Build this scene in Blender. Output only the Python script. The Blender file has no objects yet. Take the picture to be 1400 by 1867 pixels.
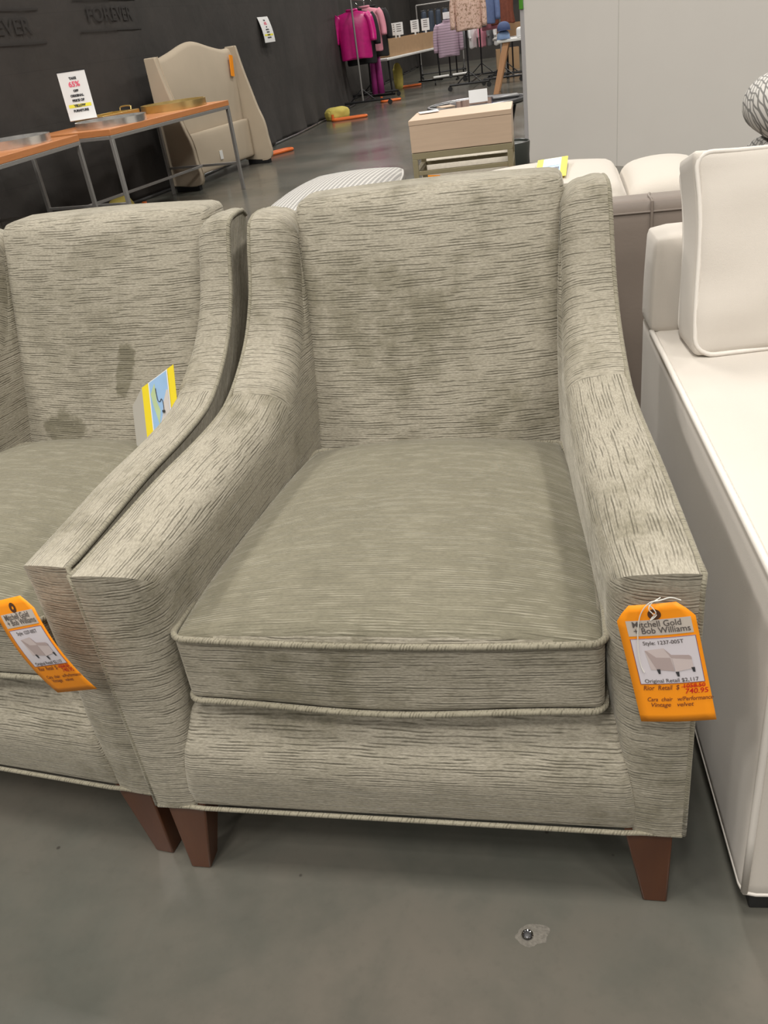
import bpy, bmesh, math, random
from mathutils import Vector, Matrix, noise as mnoise
random.seed(7)
SC = bpy.context.scene
COL = SC.collection
PI = math.pi
V = Vector

# ------------------------------------------------------------------ node helpers
def new_mat(name):
    m = bpy.data.materials.new(name); m.use_nodes = True
    nt = m.node_tree; b = nt.nodes['Principled BSDF']
    return m, nt, b
def N(nt, typ, **kw):
    n = nt.nodes.new(typ)
    for k, v in kw.items():
        if k in n.inputs: n.inputs[k].default_value = v
        else: setattr(n, k, v)
    return n
def L(nt, a, b): nt.links.new(a, b)
def ramp(nt, src, stops):
    r = nt.nodes.new('ShaderNodeValToRGB'); e = r.color_ramp.elements
    while len(e) < len(stops): e.new(0.5)
    for i, (p, c) in enumerate(stops):
        e[i].position = p
        e[i].color = (c, c, c, 1) if not isinstance(c, tuple) else (*c, 1)
    L(nt, src, r.inputs[0]); return r.outputs[0]
def mixc(nt, fac, a, b, mode='MIX'):
    m = nt.nodes.new('ShaderNodeMix'); m.data_type = 'RGBA'; m.blend_type = mode
    for sock, v in ((m.inputs[0], fac), (m.inputs[6], a), (m.inputs[7], b)):
        if hasattr(v, 'node'): L(nt, v, sock)
        elif isinstance(v, tuple): sock.default_value = (*v, 1)
        else: sock.default_value = v
    return m.outputs[2]
def math_(nt, op, a, b=0.0):
    m = nt.nodes.new('ShaderNodeMath'); m.operation = op
    for i, v in enumerate((a, b)):
        if hasattr(v, 'node'): L(nt, v, m.inputs[i])
        else: m.inputs[i].default_value = v
    return m.outputs[0]
def coords(nt, kind='Object', scale=(1, 1, 1)):
    t = nt.nodes.new('ShaderNodeTexCoord'); mp = nt.nodes.new('ShaderNodeMapping')
    mp.inputs['Scale'].default_value = scale
    L(nt, t.outputs[kind], mp.inputs[0]); return mp.outputs[0]
def tex(nt, vec, scale, detail=2, rough=.5, typ='3D'):
    n = nt.nodes.new('ShaderNodeTexNoise'); n.noise_dimensions = typ
    n.inputs['Scale'].default_value = scale; n.inputs['Detail'].default_value = detail
    n.inputs['Roughness'].default_value = rough
    L(nt, vec, n.inputs['Vector']); return n.outputs['Fac']
def bump(nt, b, h, strength=.3, dist=.002):
    n = nt.nodes.new('ShaderNodeBump'); n.inputs['Strength'].default_value = strength
    n.inputs['Distance'].default_value = dist
    L(nt, h, n.inputs['Height']); L(nt, n.outputs[0], b.inputs['Normal'])

def plain(name, col, rough=.5, metal=0., var=.12, scale=8., bmp=0., bscale=200., sheen=0., spec=.5, coat=0.):
    """surface of one colour with a little mottling and grain"""
    m, nt, b = new_mat(name)
    b.inputs['Roughness'].default_value = rough; b.inputs['Metallic'].default_value = metal
    b.inputs['Sheen Weight'].default_value = sheen; b.inputs['Specular IOR Level'].default_value = spec
    b.inputs['Coat Weight'].default_value = coat
    o = coords(nt)
    f = tex(nt, o, scale, 3)
    c = mixc(nt, f, tuple(x * (1 - var) for x in col), tuple(min(1, x * (1 + var)) for x in col))
    L(nt, c, b.inputs['Base Color'])
    if bmp: bump(nt, b, tex(nt, o, bscale, 2), bmp, .002)
    return m

def wood(name, c1, c2, scale=(2, 30, 30), rough=.4):
    m, nt, b = new_mat(name)
    o = coords(nt, 'Object', scale)
    f = tex(nt, o, 1.6, 4, .6)
    L(nt, mixc(nt, ramp(nt, f, [(.3, 0.), (.7, 1.)]), c1, c2), b.inputs['Base Color'])
    b.inputs['Roughness'].default_value = rough
    bump(nt, b, f, .1, .001)
    return m

def velvet(name, light, dark, groove, fleck, groove_amt=.75, fleck_amt=.35, nap_amt=.9, marks=()):
    """ribbed velvet: broken ribs run along U of the cloth, pile rubbed into patches"""
    m, nt, b = new_mat(name)
    t = nt.nodes.new('ShaderNodeTexCoord')
    sep = nt.nodes.new('ShaderNodeSeparateXYZ'); L(nt, t.outputs['UV'], sep.inputs[0])
    u, v = sep.outputs[0], sep.outputs[1]
    def vec(x, y, z=None):
        c = nt.nodes.new('ShaderNodeCombineXYZ'); L(nt, x, c.inputs[0]); L(nt, y, c.inputs[1])
        if z is not None: L(nt, z, c.inputs[2])
        return c.outputs[0]
    mul = lambda a, k: math_(nt, 'MULTIPLY', a, k)
    add = lambda a, k: math_(nt, 'ADD', a, k)
    wob = tex(nt, vec(mul(u, 9.), mul(v, 22.)), 1., 2, .5, '2D')
    row = add(mul(v, 215.), mul(wob, 1.5))
    cell = math_(nt, 'FLOOR', row)
    wn = nt.nodes.new('ShaderNodeTexWhiteNoise'); wn.noise_dimensions = '1D'; L(nt, cell, wn.inputs['W'])
    def dashes(shift, freq, lo, hi):
        uu = add(mul(u, freq), add(mul(wn.outputs['Value'], 47.), shift))
        n = tex(nt, vec(uu, mul(cell, 3.37)), 1., 2, .6, '2D')
        return ramp(nt, n, [(lo, 0.), (hi, 1.)])
    f = math_(nt, 'FRACT', row)
    tri = math_(nt, 'SUBTRACT', 1., math_(nt, 'ABSOLUTE', math_(nt, 'SUBTRACT', mul(f, 2.), 1.)))
    line = ramp(nt, tri, [(.50, 0.), (.85, 1.)])
    darkl = math_(nt, 'MULTIPLY', line, dashes(0., 12., .46, .60))
    tri2 = math_(nt, 'SUBTRACT', 1., tri)
    line2 = ramp(nt, tri2, [(.55, 0.), (.85, 1.)])
    lightl = math_(nt, 'MULTIPLY', line2, dashes(19., 15., .52, .64))
    fine = tex(nt, vec(mul(u, 130.), mul(v, 520.)), 1., 2, .6, '2D')
    o0_ = coords(nt)
    mo = nt.nodes.new('ShaderNodeVectorMath'); mo.operation = 'ADD'; mo.inputs[1].default_value = (3.7, 1.3, 8.1); L(nt, o0_, mo.inputs[0]); o = mo.outputs[0]
    nap = tex(nt, o, 4.2, 5, .66); nap2 = tex(nt, o, 19., 4, .72)
    napm = add(mul(nap, .68), mul(nap2, .32))
    napf = mul(ramp(nt, napm, [(.42, 0.), (.51, .25), (.61, 1.)]), nap_amt)
    for cx, cz, ra, rb, tilt, amt in marks:          # pile brushed the other way by a hand: (centre, half sizes, tilt, strength)
        so = nt.nodes.new('ShaderNodeSeparateXYZ'); L(nt, o0_, so.inputs[0])
        dx = math_(nt, 'SUBTRACT', so.outputs[0], cx); dz = math_(nt, 'SUBTRACT', so.outputs[2], cz)
        ca, sa = math.cos(tilt), math.sin(tilt)
        a_ = mul(add(mul(dx, ca), mul(dz, sa)), 1 / ra); b_ = mul(math_(nt, 'SUBTRACT', mul(dz, ca), mul(dx, sa)), 1 / rb)
        d2 = add(math_(nt, 'MULTIPLY', a_, a_), math_(nt, 'MULTIPLY', b_, b_))
        d2 = add(d2, mul(math_(nt, 'SUBTRACT', nap2, .5), 2.4))
        napf = math_(nt, 'MAXIMUM', napf, mul(ramp(nt, d2, [(.55, 1.), (1., 0.)]), amt))
    c = mixc(nt, napf, light, dark)
    c = mixc(nt, mul(ramp(nt, fine, [(.38, 1.), (.6, 0.)]), .30), c, groove)
    c = mixc(nt, mul(darkl, groove_amt), c, groove)
    c = mixc(nt, mul(lightl, fleck_amt), c, fleck)
    L(nt, c, b.inputs['Base Color'])
    b.inputs['Roughness'].default_value = .75
    b.inputs['Specular IOR Level'].default_value = .25
    b.inputs['Sheen Weight'].default_value = .35
    b.inputs['Sheen Roughness'].default_value = .35
    b.inputs['Sheen Tint'].default_value = (.92, .88, .78, 1)
    h = add(math_(nt, 'SUBTRACT', mul(lightl, .5), darkl), mul(fine, .35))
    bump(nt, b, h, .5, .0022)
    return m

# ------------------------------------------------------------------ materials
M = {}
M['velvet'] = velvet('olive_velvet', (.395, .362, .292), (.225, .205, .150), (.075, .067, .047), (.54, .50, .42))
M['velvet_seat_shade'] = velvet('olive_velvet_pile_shade', (.195, .180, .130), (.145, .134, .094), (.10, .092, .065), (.44, .41, .32), .30, .55, .7)  # darker look of the pile on the seat top, put into the colour
M['velvet_pipe'] = velvet('olive_velvet_cord', (.30, .275, .21), (.225, .205, .15), (.11, .10, .07), (.42, .39, .31), .6, .2)
M['leg_wood'] = wood('brown_leg_wood', (.075, .024, .010), (.11, .038, .014), (12, 12, 2), .35)
M['cream'] = plain('cream_linen', (.60, .555, .50), .85, var=.04, scale=5, bmp=.25, bscale=900, sheen=.2)
M['cream_pipe'] = plain('cream_piping', (.70, .66, .61), .8, var=.03, bmp=.2, bscale=900)
M['cream_puff'] = plain('cream_cushion_cloth', (.58, .535, .475), .9, var=.05, scale=6, bmp=.3, bscale=500, sheen=.2)
M['taupe'] = plain('taupe_leather', (.20, .165, .14), .5, var=.15, scale=5, bmp=.15, bscale=120)
M['black'] = plain('black_plastic', (.012, .012, .013), .45)
M['black_metal'] = plain('black_metal', (.018, .018, .02), .35, metal=.3)
M['steel'] = plain('brushed_steel', (.34, .33, .32), .5, metal=.6, var=.08, scale=30)
M['chrome'] = plain('chrome', (.75, .75, .76), .09, metal=1., var=.03)
M['silver'] = plain('polished_silver', (.80, .79, .77), .24, metal=.9, var=.2, scale=14)
M['gold'] = plain('polished_gold', (.72, .55, .24), .30, metal=.85, var=.15, scale=12)
M['brass_matt'] = plain('aged_brass', (.33, .285, .175), .5, metal=.3, var=.12)
M['orange_top'] = wood('orange_brown_wood', (.50, .19, .065), (.58, .24, .09), (3, 3, 30), .38)
M['oak'] = wood('pale_oak', (.56, .415, .30), (.62, .465, .34), (3, 40, 40), .5)
M['oak_edge'] = wood('pale_oak_edge', (.50, .365, .26), (.58, .43, .31), (3, 40, 40), .5)
M['beige'] = plain('beige_linen', (.47, .395, .30), .9, var=.05, scale=6, bmp=.2, bscale=600)
M['white_paper'] = plain('white_paper', (.82, .82, .82), .6, var=.02)
M['grey_paper'] = plain('grey_card_back', (.50, .48, .43), .6, var=.03)
M['lilac_paper'] = plain('printed_label_paper', (.70, .655, .70), .5, var=.02)
M['tape'] = plain('label_under_tape', (.60, .53, .47), .35, var=.04)
M['tag_orange'] = plain('orange_card', (.98, .32, .006), .6, var=.02)
M['tag_yellow'] = plain('yellow_card', (.85, .68, .03), .5, var=.03)
M['sky_print'] = plain('blue_print', (.33, .52, .78), .4, var=.15, scale=20)
M['land_print'] = plain('land_print', (.62, .58, .55), .4, var=.1, scale=40)
M['green_print'] = plain('green_print', (.50, .62, .35), .4, var=.1, scale=40)
M['navy_print'] = plain('navy_print', (.01, .012, .05), .4)
M['ink'] = plain('black_ink', (.04, .04, .045), .5)
M['ink_grey'] = plain('grey_ink', (.10, .085, .08), .5)
M['ink_hand'] = plain('brown_pen_ink', (.20, .055, .02), .5)
M['ink_red'] = plain('red_ink', (.55, .012, .01), .5)
M['ink_pink'] = plain('pink_red_print', (.80, .12, .2), .5)
M['ink_purple'] = plain('purple_rule', (.16, .03, .12), .5)
M['hilite'] = plain('yellow_highlighter', (.88, .80, .06), .5)
M['pic_light'] = plain('picture_light', (.62, .53, .52), .5)
M['pic_mid'] = plain('picture_mid', (.46, .37, .36), .5)
M['eyelet'] = plain('brown_eyelet', (.09, .035, .015), .5)
M['string'] = plain('white_string', (.75, .73, .68), .8)
M['foot_orange'] = plain('orange_foot', (.80, .17, .03), .5)
M['bag_yellow'] = plain('yellow_sandbag_cloth', (.62, .52, .12), .8, var=.2, scale=12, bmp=.4, bscale=60)
M['cardboard'] = plain('cardboard', (.42, .27, .15), .85, var=.1, scale=10)
M['white_plastic'] = plain('white_plastic', (.72, .72, .70), .4, var=.03)
M['pink_satin'] = plain('magenta_satin', (.62, .012, .22), .28, var=.25, scale=14, bmp=.5, bscale=40, spec=.8)
M['magenta_cloth'] = plain('magenta_cloth', (.36, .03, .22), .6, var=.2, scale=14)
M['black_cloth'] = plain('black_cloth', (.015, .015, .017), .8)
M['pink_cloth'] = plain('pink_cloth', (.70, .28, .36), .7, var=.15)
M['denim'] = plain('dark_denim', (.045, .06, .09), .8, var=.25, scale=20)
M['blue_cloth'] = plain('blue_cloth', (.12, .17, .33), .8, var=.2, scale=20)
M['rust'] = plain('rust_pleated_cloth', (.20, .055, .03), .7, var=.35, scale=25)
M['mustard'] = plain('mustard_cloth', (.52, .28, .02), .8, var=.15)
M['white_cloth'] = plain('white_cloth', (.72, .72, .73), .85, var=.06)
M['grey_cloth'] = plain('grey_cloth', (.16, .16, .17), .85, var=.15)
M['navy_cap'] = plain('navy_cap_cloth', (.06, .09, .20), .8, var=.12)
M['light_cap'] = plain('light_blue_cap_cloth', (.24, .34, .52), .8, var=.12)
M['leg_oak'] = wood('orange_oak', (.50, .26, .13), (.60, .33, .17), (30, 30, 3), .5)
M['glass_dark'] = plain('smoked_glass', (.045, .046, .048), .06, var=.2, scale=3)
M['pewter'] = plain('pewter_rim', (.25, .25, .26), .3, metal=.8)
M['drum'] = plain('dark_green_drum', (.03, .035, .03), .5)
M['green_sign'] = plain('green_print_tab', (.08, .30, .03), .5)
M['velvet_dark_floor'] = M['black']

def floral_mat():
    m, nt, b = new_mat('pink_floral_cloth')
    o = coords(nt); f = tex(nt, o, 26, 3, .7)
    L(nt, ramp(nt, f, [(.35, (.22, .14, .08)), (.47, (.60, .40, .32)), (.58, (.72, .52, .44)), (.7, (.35, .2, .16))]), b.inputs['Base Color'])
    b.inputs['Roughness'].default_value = .7; return m
M['floral'] = floral_mat()
def stripe_mat():
    m, nt, b = new_mat('lilac_striped_knit')
    w = nt.nodes.new('ShaderNodeTexWave'); w.bands_direction = 'Z'; w.inputs['Scale'].default_value = 6.6
    w.inputs['Distortion'].default_value = .8
    L(nt, coords(nt), w.inputs['Vector'])
    L(nt, ramp(nt, w.outputs['Color'], [(.45, (.50, .36, .47)), (.75, (.66, .55, .63)), (.9, (.25, .17, .23))]), b.inputs['Base Color'])
    b.inputs['Roughness'].default_value = .8; return m
M['lilac'] = stripe_mat()
def gingham_mat():
    m, nt, b = new_mat('grey_white_check')
    t = nt.nodes.new('ShaderNodeTexCoord'); s = nt.nodes.new('ShaderNodeSeparateXYZ'); L(nt, t.outputs['UV'], s.inputs[0])
    fs = []
    for i in (0, 1):
        x = math_(nt, 'FRACT', math_(nt, 'MULTIPLY', s.outputs[i], 38.))
        fs.append(math_(nt, 'GREATER_THAN', x, .42))
    k = math_(nt, 'MULTIPLY', fs[0], fs[1])
    L(nt, mixc(nt, k, (.56, .545, .52), (.165, .16, .155)), b.inputs['Base Color'])
    b.inputs['Roughness'].default_value = .85; return m
M['gingham'] = gingham_mat()
def lined_mat():
    m, nt, b = new_mat('white_cloth_with_grey_lines')
    o = coords(nt)
    ks = []
    for rx, sc in (((.3, .5, .2), 19.), ((1.1, -.4, .9), 15.)):
        mp = nt.nodes.new('ShaderNodeMapping'); mp.inputs['Rotation'].default_value = rx; L(nt, o, mp.inputs[0])
        w = nt.nodes.new('ShaderNodeTexWave'); w.inputs['Scale'].default_value = sc; w.inputs['Distortion'].default_value = 3.
        w.inputs['Detail'].default_value = 1.; L(nt, mp.outputs[0], w.inputs['Vector'])
        ks.append(ramp(nt, w.outputs['Color'], [(.10, 1.), (.24, 0.)]))
    k = math_(nt, 'MAXIMUM', ks[0], ks[1])
    L(nt, mixc(nt, k, (.60, .58, .55), (.20, .195, .185)), b.inputs['Base Color'])
    b.inputs['Roughness'].default_value = .85; return m
M['lined'] = lined_mat()
def floor_mat():
    m, nt, b = new_mat('polished_concrete')
    o = coords(nt)
    f1 = tex(nt, o, 1.3, 6, .62); f2 = tex(nt, o, 5., 5, .7); f3 = tex(nt, o, 45., 3, .6)
    c = mixc(nt, ramp(nt, f1, [(.38, 0.), (.62, 1.)]), (.098, .100, .086), (.135, .122, .102))
    c = mixc(nt, math_(nt, 'MULTIPLY', ramp(nt, f2, [(.35, 1.), (.55, 0.)]), .30), c, (.070, .071, .060))
    c = mixc(nt, math_(nt, 'MULTIPLY', ramp(nt, f3, [(.3, 1.), (.45, 0.)]), .15), c, (.08, .075, .065))
    v = nt.nodes.new('ShaderNodeTexVoronoi'); v.inputs['Scale'].default_value = 9.; L(nt, o, v.inputs['Vector'])
    c = mixc(nt, math_(nt, 'MULTIPLY', ramp(nt, v.outputs['Distance'], [(.025, 1.), (.04, 0.)]), .8), c, (.045, .04, .035))
    L(nt, c, b.inputs['Base Color'])
    st = tex(nt, coords(nt, 'Object', (.9, 1.1, 1)), .9, 4, .6)
    L(nt, ramp(nt, st, [(.35, .15), (.65, .27)]), b.inputs['Roughness'])
    b.inputs['Specular IOR Level'].default_value = .55
    bump(nt, b, f2, .06, .004)
    return m
M['floor'] = floor_mat()
def curtain_mat():
    m, nt, b = new_mat('black_wall_drape')
    o = coords(nt)
    f = tex(nt, o, 1.1, 5, .65); f2 = tex(nt, o, 7., 4, .6)
    c = mixc(nt, ramp(nt, f, [(.35, 0.), (.65, 1.)]), (.030, .027, .0245), (.048, .042, .038))
    br = nt.nodes.new('ShaderNodeTexBrick'); br.inputs['Scale'].default_value = 1.; br.inputs['Brick Width'].default_value = .75; br.inputs['Row Height'].default_value = .42
    br.inputs['Mortar Size'].default_value = .006; br.inputs['Mortar Smooth'].default_value = 1.
    for i_, v_ in ((1, .84), (2, 1.08), (3, .62)): br.inputs[i_].default_value = (v_, v_, v_, 1)
    sp = nt.nodes.new('ShaderNodeSeparateXYZ'); L(nt, o, sp.inputs[0]); cb = nt.nodes.new('ShaderNodeCombineXYZ')
    L(nt, sp.outputs[1], cb.inputs[0]); L(nt, sp.outputs[2], cb.inputs[1]); L(nt, cb.outputs[0], br.inputs['Vector'])
    c = mixc(nt, .45, c, br.outputs['Color'], 'MULTIPLY')
    L(nt, c, b.inputs['Base Color']); b.inputs['Roughness'].default_value = .8
    bump(nt, b, f2, .3, .02); return m
M['curtain'] = curtain_mat()
M['curtain_print'] = plain('faded_black_print', (.027, .024, .022), .8)
M['partition'] = plain('grey_partition_paint', (.72, .69, .65), .7, var=.03, scale=3)
M['seam'] = plain('partition_joint', (.58, .56, .52), .7)
M['alu'] = plain('partition_edge', (.52, .51, .52), .4, metal=.2, var=.04)
M['patch'] = plain('scraped_mortar', (.15, .138, .118), .9, var=.5, scale=150, bmp=.8, bscale=300)

# ------------------------------------------------------------------ geometry helpers
def finish(bm, name, mats, parent=None, smooth=True, angle=40, bevel=0., seg=2, loc=None, rot=None, sub=0):
    me = bpy.data.meshes.new(name)
    bmesh.ops.recalc_face_normals(bm, faces=bm.faces)
    bm.to_mesh(me); bm.free()
    if not isinstance(mats, (list, tuple)): mats = [mats]
    for m in mats: me.materials.append(M[m] if isinstance(m, str) else m)
    if smooth:
        me.polygons.foreach_set('use_smooth', [True] * len(me.polygons))
        try: me.set_sharp_from_angle(angle=math.radians(angle))
        except Exception: pass
    o = bpy.data.objects.new(name, me); COL.objects.link(o)
    if parent: o.parent = parent
    if loc: o.location = loc
    if rot: o.rotation_euler = rot
    if bevel:
        b = o.modifiers.new('edge', 'BEVEL'); b.width = bevel; b.segments = seg; b.limit_method = 'ANGLE'
    if sub:
        s = o.modifiers.new('soft', 'SUBSURF'); s.levels = sub; s.render_levels = sub
    return o
def tag(o, label=None, cat=None, group=None, kind=None):
    if label: o['label'] = label
    if cat: o['category'] = cat
    if group: o['group'] = group
    if kind: o['kind'] = kind
    return o
def empty(name, loc, rz=0, label=None, cat=None, group=None, rot=None):
    o = bpy.data.objects.new(name, None); COL.objects.link(o)
    o.location = loc; o.rotation_euler = rot if rot else (0, 0, rz)
    o.empty_display_size = .05
    return tag(o, label, cat, group)
def box(bm, x0, x1, y0, y1, z0, z1, mi=0, mtx=None):
    vs = [bm.verts.new((x, y, z)) for x in (x0, x1) for y in (y0, y1) for z in (z0, z1)]
    for f in ((0, 1, 3, 2), (4, 6, 7, 5), (0, 4, 5, 1), (2, 3, 7, 6), (0, 2, 6, 4), (1, 5, 7, 3)):
        fc = bm.faces.new([vs[i] for i in f]); fc.material_index = mi
    if mtx: bmesh.ops.transform(bm, matrix=mtx, verts=vs)
    return vs
def boxo(name, dims, mat, parent=None, bevel=.003, **kw):
    bm = bmesh.new(); box(bm, *dims); return finish(bm, name, mat, parent, smooth=True, bevel=bevel, **kw)
def tube(bm, pts, r, seg=10, closed=False, uv=None, caps=True):
    pts = [V(p) for p in pts]; n = len(pts)
    rs = r if isinstance(r, (list, tuple)) else [r] * n
    rings = []; prev = None; arc = 0.; arcs = []
    for i, p in enumerate(pts):
        a = pts[(i - 1) % n] if (closed or i > 0) else p
        b = pts[(i + 1) % n] if (closed or i < n - 1) else p
        t = (b - a).normalized()
        if prev is None:
            u = t.orthogonal().normalized()
        else:
            u = (prev - t * prev.dot(t)).normalized()
        prev = u; w = t.cross(u)
        rings.append([bm.verts.new(p + (u * math.cos(2 * PI * k / seg) + w * math.sin(2 * PI * k / seg)) * rs[i]) for k in range(seg)])
        if i: arc += (p - pts[i - 1]).length
        arcs.append(arc)
    uvl = bm.loops.layers.uv.verify() if uv else None
    m = n if closed else n - 1
    for i in range(m):
        A, B = rings[i], rings[(i + 1) % n]
        for k in range(seg):
            f = bm.faces.new((A[k], A[(k + 1) % seg], B[(k + 1) % seg], B[k]))
            if uvl:
                a0, a1 = arcs[i], arcs[i + 1] if i + 1 < n else arcs[i] + .02
                for lp, (kk, aa) in zip(f.loops, ((k, a0), (k + 1, a0), (k + 1, a1), (k, a1))):
                    lp[uvl].uv = (kk * .004, aa + kk * .0008)
    if caps and not closed:
        bm.faces.new(rings[0][::-1]); bm.faces.new(rings[-1])
    return rings
def tubeo(name, pts, r, mat, parent=None, **kw):
    s = kw.pop('seg', 10); c = kw.pop('closed', False); u = kw.pop('uv', None)
    bm = bmesh.new(); tube(bm, pts, r, s, c, u); return finish(bm, name, mat, parent, **kw)
def lathe(bm, prof, seg=32, cx=0, cy=0):
    rings = []
    for r, z in prof:
        rings.append([bm.verts.new((cx + r * math.cos(2 * PI * k / seg), cy + r * math.sin(2 * PI * k / seg), z)) for k in range(seg)])
    for A, B in zip(rings, rings[1:]):
        for k in range(seg): bm.faces.new((A[k], A[(k + 1) % seg], B[(k + 1) % seg], B[k]))
    bm.faces.new(rings[0][::-1]); bm.faces.new(rings[-1])
def soft_box(bm, hx, hy, hz, r, n=14, puff=(0, 0, 0), warp=None, power=1.):
    """rounded cushion block centred on 0; puff bulges each pair of faces; warp(v)->v ; UV follows the cloth"""
    def g(i):
        t = -1 + 2 * i / n
        return math.copysign(1 - (1 - abs(t)) ** 1.5, t) if abs(t) < 1 else t
    cache = {}
    half = (hx, hy, hz)
    def vert(c):
        key = tuple(round(x, 5) for x in c)
        if key in cache: return cache[key]
        p = V((c[0] * hx, c[1] * hy, c[2] * hz))
        q = V([max(-(h - r), min(h - r, x)) for x, h in zip(p, half)])
        d = p - q
        if d.length > 1e-9: p = q + d.normalized() * r
        for ax in range(3):
            if puff[ax]:
                o1, o2 = [c[k] for k in range(3) if k != ax]
                p[ax] += math.copysign(abs(c[ax]) ** 2, c[ax]) * puff[ax] * ((1 - o1 * o1) * (1 - o2 * o2)) ** power
        if warp: p = V(warp(p, c))
        cache[key] = bm.verts.new(p); return cache[key]
    uvl = bm.loops.layers.uv.verify()
    for ax in range(3):
        for s in (-1, 1):
            for i in range(n):
                for j in range(n):
                    cs = []
                    for a, b in ((i, j), (i + 1, j), (i + 1, j + 1), (i, j + 1)):
                        c = [0, 0, 0]; c[ax] = s; k1, k2 = [k for k in range(3) if k != ax]
                        c[k1] = g(a); c[k2] = g(b); cs.append(c)
                    if s < 0: cs = cs[::-1]
                    f = bm.faces.new([vert(c) for c in cs])
                    for lp in f.loops:
                        x, y, z = lp.vert.co
                        lp[uvl].uv = (y, z) if ax == 0 else ((x, z) if ax == 1 else (x, y + .3))
def rrect(hx, hy, r, z, n=6):
    pts = []
    for cx, cy, a0 in ((hx - r, hy - r, 0), (-(hx - r), hy - r, 90), (-(hx - r), -(hy - r), 180), (hx - r, -(hy - r), 270)):
        for k in range(n + 1):
            a = math.radians(a0 + 90 * k / n); pts.append(V((cx + r * math.cos(a), cy + r * math.sin(a), z)))
    out = []                      # add points along the straight runs
    for i, p in enumerate(pts):
        q = pts[(i + 1) % len(pts)]; out.append(p)
        d = (q - p).length
        if d > .08:
            m = int(d / .04)
            out += [p.lerp(q, k / m) for k in range(1, m)]
    return out
def text_mesh(body, size, align='CENTER', shear=0., bold=0., extrude=0.):
    cu = bpy.data.curves.new('lettering', 'FONT'); cu.body = body; cu.size = size; cu.align_x = align
    cu.align_y = 'CENTER'; cu.shear = shear; cu.offset = bold; cu.extrude = extrude; cu.resolution_u = 3
    ob = bpy.data.objects.new('lettering', cu); COL.objects.link(ob)
    dg = bpy.context.evaluated_depsgraph_get(); dg.update()
    me = bpy.data.meshes.new_from_object(ob.evaluated_get(dg))
    bpy.data.objects.remove(ob); bpy.data.curves.remove(cu)
    return me
def add_text(bm, body, size, mapf, align='CENTER', shear=0., bold=0., sx=1., mi=0, maxw=None):
    me = text_mesh(body, size, align, shear, bold)
    if maxw and len(me.vertices):
        w = max(v.co.x for v in me.vertices) - min(v.co.x for v in me.vertices)
        if w > maxw: sx *= maxw / w
    vs = [bm.verts.new(mapf(v.co.x * sx, v.co.y)) for v in me.vertices]
    for p in me.polygons:
        try: f = bm.faces.new([vs[i] for i in p.vertices]); f.material_index = mi
        except ValueError: pass
    bpy.data.meshes.remove(me)
def copy_tree(o, parent=None):
    c = o.copy(); COL.objects.link(c); c.parent = parent
    for ch in list(o.children): copy_tree(ch, c)
    return c
def lerp(a, b, t): return a + (b - a) * t
def interp(tab, x):
    if x <= tab[0][0]: return tab[0][1]
    for (x0, y0), (x1, y1) in zip(tab, tab[1:]):
        if x <= x1: return lerp(y0, y1, (x - x0) / (x1 - x0))
    return tab[-1][1]
def spline(pts, n):
    """Catmull-Rom through tuples"""
    pts = [V(p) for p in pts]; out = []
    P = [pts[0] * 2 - pts[1]] + pts + [pts[-1] * 2 - pts[-2]]
    for i in range(1, len(P) - 2):
        a, b, c, d = P[i - 1:i + 3]
        for k in range(n):
            t = k / n
            out.append(.5 * (2 * b + (c - a) * t + (2 * a - 5 * b + 4 * c - d) * t * t + (3 * b - a - 3 * c + d) * t ** 3))
    out.append(pts[-1]); return out

# ================================================================== CAMERA
R_ = ((0.977062, 0.171572, -0.126151), (-0.02045, -0.514046, -0.857519), (-0.211973, 0.840428, -0.498746))
cd = bpy.data.cameras.new('camera'); cam = bpy.data.objects.new('camera', cd); COL.objects.link(cam)
rx, dn, fw = (V(r) for r in R_)
cam.matrix_world = Matrix(((rx.x, -dn.x, -fw.x, .25694), (rx.y, -dn.y, -fw.y, -.85168), (rx.z, -dn.z, -fw.z, 1.22706), (0, 0, 0, 1)))
cd.sensor_fit = 'HORIZONTAL'; cd.sensor_width = 36.; cd.lens = 36. * 1528.608 / 1400; cd.clip_start = .02; cd.clip_end = 200
SC.camera = cam

# ================================================================== SETTING
bm = bmesh.new(); box(bm, -9, 7, -9, 30, -.12, 0); tag(finish(bm, 'floor', 'floor', smooth=False), kind='structure')
bm = bmesh.new(); box(bm, -9, 7, -9, 30, 6.4, 6.5)
M['ceil'] = plain('dark_warehouse_ceiling', (.05, .05, .052), .8)
tag(finish(bm, 'ceiling', 'ceil', smooth=False), kind='structure')

wall_line = [(-6.3, -4.5), (-5.6, 0), (-4.75, 4), (-4.42, 5.8), (-3.87, 7.8), (-3.66, 10.4), (-3.55, 12), (-3.52, 16), (-3.85, 17.5), (-3.85, 27)]
def wall_x(y): return interp([(p[1], p[0]) for p in wall_line], y)
bm = bmesh.new(); NY, NZ = 230, 22
grid = []
for i in range(NY + 1):
    y = -4.5 + 31.5 * i / NY; row = []
    for j in range(NZ + 1):
        t = j / NZ; z = .012 + 3.2 * t ** 1.4
        fold = (.5 + .5 * math.sin(y * 6.3 + 1.4 * math.sin(y * 1.9)) + .25 * math.sin(y * 15 + z * 2))
        amp = .012 + .085 * max(0, 1 - z / .55) ** 1.3
        x = wall_x(y) + fold * amp
        row.append(bm.verts.new((x, y, z)))
    grid.append(row)
for i in range(NY):
    for j in range(NZ):
        bm.faces.new((grid[i][j], grid[i + 1][j], grid[i + 1][j + 1], grid[i][j + 1]))
wl = tag(finish(bm, 'wall_left', 'curtain', angle=180), kind='structure')
s = wl.modifiers.new('cloth', 'SOLIDIFY'); s.thickness = .02; s.offset = -1
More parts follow.
